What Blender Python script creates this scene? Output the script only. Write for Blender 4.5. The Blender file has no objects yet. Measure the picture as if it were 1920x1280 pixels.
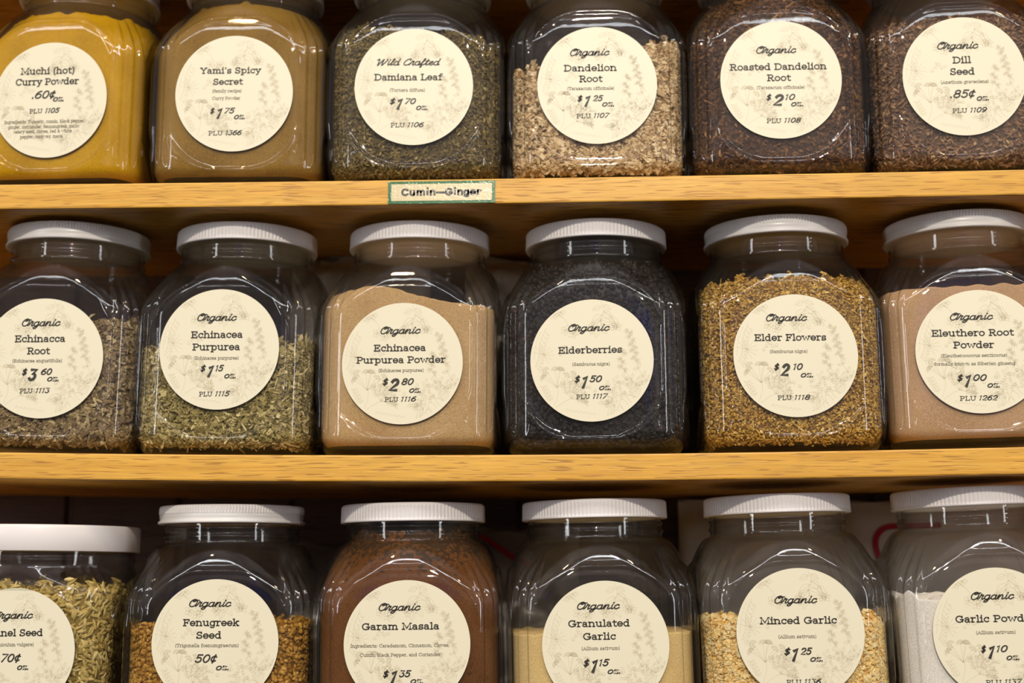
import bpy, math, random
import numpy as np
from math import sin, cos, pi, radians as R
from mathutils import Vector, Matrix

# ---------------------------------------------------------------- camera, world, lights, exposure
S = bpy.context.scene
COL = S.collection
S.view_settings.view_transform = 'Standard'
S.view_settings.look = 'None'
S.view_settings.gamma = 1.0
S.view_settings.use_curve_mapping = False
S.view_settings.exposure = -0.07
S.cycles.transparent_max_bounces = 40
S.cycles.max_bounces = 10
S.cycles.caustics_reflective = False
S.cycles.caustics_refractive = False
S.cycles.sample_clamp_indirect = 6.0
S.cycles.use_denoising = True

cd = bpy.data.cameras.new('camera')
cam = bpy.data.objects.new('camera', cd)
COL.objects.link(cam)
cam.location = (0, -1.02, 0)
cam.rotation_euler = (R(90 + 9.3), 0, R(2.65))
cd.sensor_width = 36
cd.lens = 2667 / 1920 * 36
cd.clip_start = 0.02
cd.dof.use_dof = True
cd.dof.focus_distance = 1.015
cd.dof.aperture_fstop = 4.0
S.camera = cam

W = bpy.data.worlds.new('store_surroundings')
S.world = W
W.use_nodes = True
nt = W.node_tree
nt.nodes.clear()
wo = nt.nodes.new('ShaderNodeOutputWorld')
wb = nt.nodes.new('ShaderNodeBackground')
tc = nt.nodes.new('ShaderNodeTexCoord')
nz = nt.nodes.new('ShaderNodeTexNoise')
nz.inputs['Scale'].default_value = 2.6
nz.inputs['Detail'].default_value = 4
rp = nt.nodes.new('ShaderNodeValToRGB')
e = rp.color_ramp.elements
e[0].position = 0.30; e[0].color = (0.05, 0.045, 0.045, 1)
e[1].position = 0.72; e[1].color = (0.62, 0.52, 0.47, 1)
m = e.new(0.50); m.color = (0.24, 0.21, 0.225, 1)
nt.links.new(tc.outputs['Generated'], nz.inputs['Vector'])
nt.links.new(nz.outputs['Fac'], rp.inputs['Fac'])
sx = nt.nodes.new('ShaderNodeSeparateXYZ')
mr = nt.nodes.new('ShaderNodeMapRange')
mr.inputs['From Min'].default_value = -0.08
mr.inputs['From Max'].default_value = 0.22
mr.inputs['To Min'].default_value = 0.02
mr.inputs['To Max'].default_value = 1.0
mu = nt.nodes.new('ShaderNodeMix'); mu.data_type = 'RGBA'; mu.blend_type = 'MULTIPLY'
mu.inputs['Factor'].default_value = 1.0
nt.links.new(tc.outputs['Generated'], sx.inputs[0])
nt.links.new(sx.outputs['Z'], mr.inputs['Value'])
nt.links.new(rp.outputs['Color'], mu.inputs['A'])
nt.links.new(mr.outputs['Result'], mu.inputs['B'])
# something deep blue stands across the aisle
dt = nt.nodes.new('ShaderNodeVectorMath'); dt.operation = 'DOT_PRODUCT'
dt.inputs[1].default_value = Vector((-0.02, -0.98, 0.19)).normalized()
bl = nt.nodes.new('ShaderNodeMapRange'); bl.interpolation_type = 'SMOOTHSTEP'
bl.inputs['From Min'].default_value = cos(R(6.5)); bl.inputs['From Max'].default_value = cos(R(3.0))
bm = nt.nodes.new('ShaderNodeMix'); bm.data_type = 'RGBA'
bm.inputs['B'].default_value = (0.05, 0.08, 0.40, 1)
nt.links.new(tc.outputs['Generated'], dt.inputs[0])
nt.links.new(dt.outputs['Value'], bl.inputs['Value'])
nt.links.new(bl.outputs['Result'], bm.inputs['Factor'])
nt.links.new(mu.outputs['Result'], bm.inputs['A'])
nt.links.new(bm.outputs['Result'], wb.inputs['Color'])
nt.links.new(wb.outputs['Background'], wo.inputs['Surface'])
wb.inputs['Strength'].default_value = 1.75


def lamp(name, loc, target, size, power, color, size_y=None, shape='RECTANGLE'):
    ld = bpy.data.lights.new(name, 'AREA')
    ld.shape = shape
    ld.size = size
    if size_y:
        ld.size_y = size_y
    ld.energy = power
    ld.color = color
    o = bpy.data.objects.new(name, ld)
    COL.objects.link(o)
    o.location = loc
    d = Vector(target) - Vector(loc)
    o.rotation_euler = d.to_track_quat('-Z', 'Y').to_euler()
    return o


# the spot lamp on the ceiling track facing the shelves (sharp shelf shadow on the lids)
lamp('track_spot', (0.08, -4.2, 2.35), (0, 0, 0.1), 0.14, 115, (1.0, 0.90, 0.76), shape='DISK')
lamp('halogen_spot', (0.9, -1.3, 1.75), (0.1, 0, 0.1), 0.07, 5, (1.0, 0.72, 0.38), shape='DISK')
lamp('halogen_spot', (-0.6, -1.2, 1.75), (-0.1, 0, 0.1), 0.07, 5, (1.0, 0.72, 0.38), shape='DISK')
# cool fluorescent ceiling strips in the aisle
for sx_, sy_ in ((-1.4, -2.4), (0.0, -2.9), (1.3, -2.5)):
    lamp('ceiling_strip', (sx_, sy_, 2.6), (0.3 * sx_, 0, 0.1), 1.7, 14.5, (0.93, 0.96, 1.0), 0.14)
# daylight from the store windows, left and right of the aisle
lamp('window_light', (-2.4, -2.0, 0.55), (0, 0, 0.1), 0.20, 15, (0.95, 0.97, 1.0), 1.3)
lamp('window_light', (2.5, -1.7, 0.55), (0, 0, 0.1), 0.18, 12, (0.95, 0.97, 1.0), 1.3)


# ---------------------------------------------------------------- helpers
def tag(o, label=None, cat=None, group=None, kind=None):
    if label: o['label'] = label
    if cat: o['category'] = cat
    if group: o['group'] = group
    if kind: o['kind'] = kind
    return o


def empty(name, loc, rot=(0, 0, 0)):
    o = bpy.data.objects.new(name, None)
    o.empty_display_size = 0.02
    COL.objects.link(o)
    o.location = loc
    o.rotation_euler = rot
    return o


def link(name, me, parent=None, loc=(0, 0, 0), rot=(0, 0, 0)):
    o = bpy.data.objects.new(name, me)
    COL.objects.link(o)
    o.parent = parent
    o.location = loc
    o.rotation_euler = rot
    return o


def np_mesh(name, verts, faces4=None, faces3=None, mats=(), tint=None, smooth=True, mat_idx=None):
    """mesh from numpy arrays of quads and/or triangles"""
    me = bpy.data.meshes.new(name)
    verts = np.asarray(verts, dtype=np.float32)
    f4 = np.zeros((0, 4), np.int32) if faces4 is None else np.asarray(faces4, np.int32)
    f3 = np.zeros((0, 3), np.int32) if faces3 is None else np.asarray(faces3, np.int32)
    me.vertices.add(len(verts))
    me.vertices.foreach_set('co', verts.ravel())
    nl = f4.size + f3.size
    me.loops.add(nl)
    me.loops.foreach_set('vertex_index', np.concatenate([f4.ravel(), f3.ravel()]).astype(np.int32))
    n = len(f4) + len(f3)
    me.polygons.add(n)
    starts = np.concatenate([np.arange(len(f4)) * 4, f4.size + np.arange(len(f3)) * 3]).astype(np.int32)
    me.polygons.foreach_set('loop_start', starts)
    me.polygons.foreach_set('use_smooth', np.full(n, smooth, dtype=bool))
    for m in mats:
        me.materials.append(m)
    if mat_idx is not None:
        me.polygons.foreach_set('material_index', np.asarray(mat_idx, np.int32))
    if tint is not None:
        a = me.attributes.new('tint', 'FLOAT', 'POINT')
        a.data.foreach_set('value', np.asarray(tint, np.float32))
    me.update(calc_edges=True)
    me.validate()
    return me


def grid_faces(nr, na, off=0, flip=False):
    i = np.arange(nr - 1)[:, None] * na
    j = np.arange(na)[None, :]
    k = (j + 1) % na
    a = i + j; b = i + k; c = i + na + k; d = i + na + j
    f = np.stack([a, b, c, d], -1).reshape(-1, 4) + off
    return f[:, ::-1] if flip else f


def smooth01(x, a, b):
    t = np.clip((x - a) / (b - a), 0, 1)
    return t * t * (3 - 2 * t)


# ---------------------------------------------------------------- materials
def mat(name):
    m = bpy.data.materials.new(name)
    m.use_nodes = True
    t = m.node_tree
    return m, t, t.nodes['Principled BSDF']


def N(t, kind, **kw):
    n = t.nodes.new('ShaderNode' + kind)
    for k, v in kw.items():
        if k in n.inputs:
            n.inputs[k].default_value = v
        else:
            setattr(n, k, v)
    return n


def plain(name, col, rough=0.5, **kw):
    m, t, b = mat(name)
    b.inputs['Base Color'].default_value = (*col, 1)
    b.inputs['Roughness'].default_value = rough
    for k, v in kw.items():
        b.inputs[k.replace('_', ' ')].default_value = v
    return m


def ramp(t, stops):
    r = N(t, 'ValToRGB')
    el = r.color_ramp.elements
    el[0].position, el[0].color = stops[0][0], (*stops[0][1], 1)
    el[1].position, el[1].color = stops[-1][0], (*stops[-1][1], 1)
    for p, c in stops[1:-1]:
        x = el.new(p); x.color = (*c, 1)
    return r


def glass_material(name='clear_jar_glass', tone=(0.985, 0.99, 0.983), edge=(0.20, 0.205, 0.165)):
    m, t, b = mat(name)
    t.nodes.remove(b)
    out = t.nodes['Material Output']
    lw = N(t, 'LayerWeight', Blend=0.35)
    pw = N(t, 'Math', operation='POWER'); pw.inputs[1].default_value = 2.7
    mx = N(t, 'Mix', data_type='RGBA')
    mx.inputs['A'].default_value = (*tone, 1)
    mx.inputs['B'].default_value = (*edge, 1)
    tr = N(t, 'BsdfTransparent')
    gl = N(t, 'BsdfGlossy', Roughness=0.025)
    lf = N(t, 'LayerWeight', Blend=0.5)
    p5 = N(t, 'Math', operation='POWER'); p5.inputs[1].default_value = 5.0
    fr = N(t, 'MapRange')
    fr.inputs['To Min'].default_value = 0.036; fr.inputs['To Max'].default_value = 1.0
    tcn = N(t, 'TexCoord')
    no = N(t, 'TexNoise', Scale=55.0, Detail=2.0)
    bp = N(t, 'Bump', Strength=0.10, Distance=0.002)
    ms = N(t, 'MixShader')
    L = t.links.new
    L(tcn.outputs['Object'], no.inputs['Vector'])
    L(no.outputs['Fac'], bp.inputs['Height'])
    L(bp.outputs['Normal'], gl.inputs['Normal'])
    L(bp.outputs['Normal'], lf.inputs['Normal'])
    L(lf.outputs['Facing'], p5.inputs[0])
    L(p5.outputs[0], fr.inputs['Value'])
    L(lw.outputs['Facing'], pw.inputs[0])
    L(pw.outputs[0], mx.inputs['Factor'])
    L(mx.outputs['Result'], tr.inputs['Color'])
    L(fr.outputs['Result'], ms.inputs['Fac'])
    L(tr.outputs[0], ms.inputs[1])
    L(gl.outputs[0], ms.inputs[2])
    # a faint, uneven warm grey haze mixed over the clear glass
    du = N(t, 'BsdfDiffuse', Color=(0.78, 0.72, 0.60, 1))
    m2 = N(t, 'MixShader')
    dn_ = N(t, 'TexNoise', Scale=30.0, Detail=3.0)
    dr = N(t, 'MapRange'); dr.inputs['From Min'].default_value = 0.35; dr.inputs['From Max'].default_value = 0.7
    dr.inputs['To Min'].default_value = 0.003; dr.inputs['To Max'].default_value = 0.010
    L(tcn.outputs['Object'], dn_.inputs['Vector'])
    L(dn_.outputs['Fac'], dr.inputs['Value'])
    L(dr.outputs['Result'], m2.inputs['Fac'])
    L(ms.outputs[0], m2.inputs[1])
    L(du.outputs[0], m2.inputs[2])
    L(m2.outputs[0], out.inputs['Surface'])
    return m


def oak_material(name, light, dark, pore, gain=1.0):
    m, t, b = mat(name)
    L = t.links.new
    tcn = N(t, 'TexCoord')
    # long soft growth bands
    mp = N(t, 'Mapping'); mp.inputs['Scale'].default_value = (3.5, 16, 70)
    wv = N(t, 'TexNoise', Scale=1.0, Detail=5.0, Roughness=0.6, Distortion=0.6)
    # fine fibres
    mp2 = N(t, 'Mapping'); mp2.inputs['Scale'].default_value = (24, 300, 700)
    fb = N(t, 'TexNoise', Scale=1.0, Detail=3.0)
    # short dark pores (ray flecks) along the grain
    mp3 = N(t, 'Mapping'); mp3.inputs['Scale'].default_value = (40, 260, 950)
    po = N(t, 'TexNoise', Scale=1.0, Detail=1.5, Roughness=0.45)
    warp = N(t, 'TexNoise', Scale=7.0, Detail=2.0)
    wm = N(t, 'VectorMath', operation='MULTIPLY_ADD')
    wm.inputs[1].default_value = (0, 0, 0.006)
    L(tcn.outputs['Object'], warp.inputs['Vector'])
    L(warp.outputs['Color'], wm.inputs[0])
    L(tcn.outputs['Object'], wm.inputs[2])
    for a, n in ((mp, wv), (mp2, fb), (mp3, po)):
        L(wm.outputs[0], a.inputs['Vector'])
        L(a.outputs['Vector'], n.inputs['Vector'])
    r1 = ramp(t, [(0.32, dark), (0.62, light)])
    L(wv.outputs['Fac'], r1.inputs['Fac'])
    r2 = ramp(t, [(0.3, (0.80, 0.78, 0.74)), (0.7, (1.06, 1.05, 1.04))])
    L(fb.outputs['Fac'], r2.inputs['Fac'])
    m1 = N(t, 'Mix', data_type='RGBA', blend_type='MULTIPLY'); m1.inputs['Factor'].default_value = 1
    L(r1.outputs['Color'], m1.inputs['A']); L(r2.outputs['Color'], m1.inputs['B'])
    r3 = ramp(t, [(0.575, (0, 0, 0)), (0.64, (0.75, 0.75, 0.75))])
    L(po.outputs['Fac'], r3.inputs['Fac'])
    m2 = N(t, 'Mix', data_type='RGBA')
    L(r3.outputs['Color'], m2.inputs['Factor'])
    L(m1.outputs['Result'], m2.inputs['A'])
    m2.inputs['B'].default_value = (*pore, 1)
    L(m2.outputs['Result'], b.inputs['Base Color'])
    b.inputs['Roughness'].default_value = 0.42
    bp = N(t, 'Bump', Strength=0.25, Distance=0.0006); bp.invert = True
    L(r3.outputs['Color'], bp.inputs['Height'])
    L(bp.outputs['Normal'], b.inputs['Normal'])
    return m


def powder_material(name, c1, c2, scale=900, bump=0.35, patch=0.25, dusty=None):
    m, t, b = mat(name)
    L = t.links.new
    tcn = N(t, 'TexCoord')
    n1 = N(t, 'TexNoise', Scale=float(scale) * 1.7, Detail=2.0)
    n2 = N(t, 'TexNoise', Scale=28.0, Detail=4.0)
    L(tcn.outputs['Object'], n1.inputs['Vector']); L(tcn.outputs['Object'], n2.inputs['Vector'])
    md = N(t, 'Mix', data_type='FLOAT'); md.inputs['Factor'].default_value = patch
    L(n1.outputs['Fac'], md.inputs['A']); L(n2.outputs['Fac'], md.inputs['B'])
    r = ramp(t, [(0.34, tuple(x * .86 for x in c1)), (0.66, c2)])
    L(md.outputs['Result'], r.inputs['Fac'])
    L(r.outputs['Color'], b.inputs['Base Color'])
    if dusty:      # powder clinging to the glass in patches above this height
        sp = N(t, 'SeparateXYZ'); L(tcn.outputs['Object'], sp.inputs[0])
        n3 = N(t, 'TexNoise', Scale=330.0, Detail=4.0); L(tcn.outputs['Object'], n3.inputs['Vector'])
        n4 = N(t, 'TexNoise', Scale=45.0, Detail=2.0); L(tcn.outputs['Object'], n4.inputs['Vector'])
        hr = N(t, 'MapRange'); hr.inputs['From Min'].default_value = dusty; hr.inputs['From Max'].default_value = dusty + 0.03
        hr.inputs['To Min'].default_value = -0.22; hr.inputs['To Max'].default_value = 0.10
        L(sp.outputs['Z'], hr.inputs['Value'])
        ad = N(t, 'Math', operation='ADD'); L(hr.outputs['Result'], ad.inputs[0]); L(n3.outputs['Fac'], ad.inputs[1])
        a2 = N(t, 'MULTIPLY_ADD' if False else 'Math', operation='MULTIPLY_ADD'); a2.inputs[1].default_value = 0.5; L(n4.outputs['Fac'], a2.inputs[0]); L(ad.outputs[0], a2.inputs[2])
        dk = ramp(t, [(0.72, (0, 0, 0)), (0.84, (0.85, 0.85, 0.85))]); L(a2.outputs[0], dk.inputs['Fac'])
        dm_ = N(t, 'Mix', data_type='RGBA'); dm_.inputs['B'].default_value = (0.03, 0.018, 0.008, 1)
        L(dk.outputs['Color'], dm_.inputs['Factor']); L(r.outputs['Color'], dm_.inputs['A']); L(dm_.outputs['Result'], b.inputs['Base Color'])
    b.inputs['Roughness'].default_value = 0.9
    b.inputs['Specular IOR Level'].default_value = 0.1
    bp = N(t, 'Bump', Strength=bump, Distance=0.00022)
    L(n1.outputs['Fac'], bp.inputs['Height'])
    L(bp.outputs['Normal'], b.inputs['Normal'])
    return m


def chip_material(name, stops, rough=0.75, scale=420.0, gain=1.25):
    m, t, b = mat(name)
    L = t.links.new
    at = N(t, 'Attribute', attribute_name='tint')
    tcn = N(t, 'TexCoord')
    n1 = N(t, 'TexNoise', Scale=scale, Detail=2.0)
    L(tcn.outputs['Object'], n1.inputs['Vector'])
    md = N(t, 'Mix', data_type='FLOAT'); md.inputs['Factor'].default_value = 0.22
    L(at.outputs['Fac'], md.inputs['A']); L(n1.outputs['Fac'], md.inputs['B'])
    r = ramp(t, [(p, tuple(x * min(gain, .93 / max(c)) for x in c)) for p, c in stops])
    L(md.outputs['Result'], r.inputs['Fac'])
    L(r.outputs['Color'], b.inputs['Base Color'])
    b.inputs['Roughness'].default_value = rough
    b.inputs['Specular IOR Level'].default_value = 0.25
    return m


GLASS = glass_material()
OAK = oak_material('golden_oak', (0.83, 0.475, 0.080), (0.69, 0.35, 0.040), (0.36, 0.155, 0.02))
WALNUT = oak_material('dark_wall_panel', (0.115, 0.05, 0.022), (0.06, 0.026, 0.012), (0.025, 0.012, 0.007))
PLASTIC = plain('white_lid_plastic', (0.87, 0.835, 0.815), 0.38)
METAL = plain('white_enamelled_lid', (0.84, 0.815, 0.78), 0.30)
PAPER = plain('cream_label_paper', (0.82, 0.775, 0.585), 0.45)
INK = plain('dark_label_ink', (0.035, 0.03, 0.022), 0.5)
SMALLINK = plain('fine_label_ink', (0.16, 0.14, 0.09), 0.5)
PALEINK = plain('pale_botanical_ink', (0.62, 0.55, 0.37), 0.5)

# ---------------------------------------------------------------- shelf profiles (the boards sag a little)
def shelf_z(k, x):
    x = min(max(x, -0.5), 0.5)
    if k == 0: return ((-0.00189 * x + 0.00681) * x + 0.00298) * x + 0.28993
    if k == 1: return ((-0.00135 * x + 0.02722) * x + 0.00429) * x + 0.08503
    if k == 2: return (0.0314 * x + 0.0202) * x - 0.1250
    return ((-0.00189 * x + 0.00681) * x + 0.00298) * x + 0.4960


def slope(k, x):
    return (shelf_z(k, x + 0.03) - shelf_z(k, x - 0.03)) / 0.06


DEPTH = 0.245
def shelf_board(k, label):
    xs = np.linspace(-0.64, 0.64, 65)
    prof = [(0.0012, 0), (DEPTH, 0), (DEPTH, -0.019), (0.0012, -0.019), (0.0003, -0.0187), (0, -0.0178), (0, -0.0012), (0.0003, -0.0003)]
    n = len(prof)
    v = [(x, y, shelf_z(k, x) + z) for x in xs for y, z in prof]
    f = []
    for i in range(len(xs) - 1):
        for j in range(n):
            a = i * n + j; b = i * n + (j + 1) % n
            f.append((a, a + n, b + n, b))
    me = bpy.data.meshes.new('shelf_board')
    f.append(tuple(range(n))); f.append(tuple((len(xs) - 1) * n + j for j in reversed(range(n))))
    me.from_pydata(v, [], f)
    me.materials.append(OAK)
    o = link('shelf_board', me)
    return tag(o, label, 'shelf', 'oak shelf boards')


shelf_board(0, 'golden oak shelf board carrying the green-bordered tag and the top row of jars')
shelf_board(1, 'golden oak shelf board without a tag, under the middle row of jars')
shelf_board(2, 'oak shelf board under the lowest row of jars, below the picture edge')
shelf_board(3, 'unseen oak shelf board added above the top row of jars, past the upper picture edge')  # out of view, added for the shade it casts on the top row

me = bpy.data.meshes.new('wall_back')
v = []; f = []
for i in range(13):                        # vertical tongue-and-groove boards
    x0 = -0.66 + i * 0.1016
    pts = [(x0 + 0.002, DEPTH + 0.004), (x0 + 0.0045, DEPTH), (x0 + 0.0971, DEPTH), (x0 + 0.0996, DEPTH + 0.004), (x0 + 0.1016, DEPTH + 0.004)]
    for j in range(len(pts) - 1):
        b = len(v)
        for (px, py), z in ((pts[j], -0.35), (pts[j + 1], -0.35), (pts[j + 1], 0.62), (pts[j], 0.62)):
            v.append((px, py, z))
        f.append((b, b + 1, b + 2, b + 3))
    b = len(v)
    v += [(x0, DEPTH + 0.004, -0.35), (x0 + 0.002, DEPTH + 0.004, -0.35), (x0 + 0.002, DEPTH + 0.004, 0.62), (x0, DEPTH + 0.004, 0.62)]
    f.append((b, b + 1, b + 2, b + 3))
b = len(v)
v += [(-0.66, DEPTH + 0.016, -0.35), (0.66, DEPTH + 0.016, -0.35), (0.66, DEPTH + 0.016, 0.62), (-0.66, DEPTH + 0.016, 0.62)]
f.append((b + 3, b + 2, b + 1, b))
me.from_pydata(v, [], f)
WALLM = WALNUT
me.materials.append(WALLM)
wall = link('wall_back', me)
tag(wall, 'dark brown wooden panelling behind the shelves', 'wall', kind='structure')


# ---------------------------------------------------------------- lettering: a stroke font (slab serif, italic, script)
def A(cx, cy, rx, ry, a0, a1, n=None):
    n = n or max(5, int(abs(a1 - a0) / 18) + 1)
    return [(cx + rx * cos(R(a0 + (a1 - a0) * i / (n - 1))), cy + ry * sin(R(a0 + (a1 - a0) * i / (n - 1)))) for i in range(n)]


def LN(*p):
    return [(p[i], p[i + 1]) for i in range(0, len(p), 2)]


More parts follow.
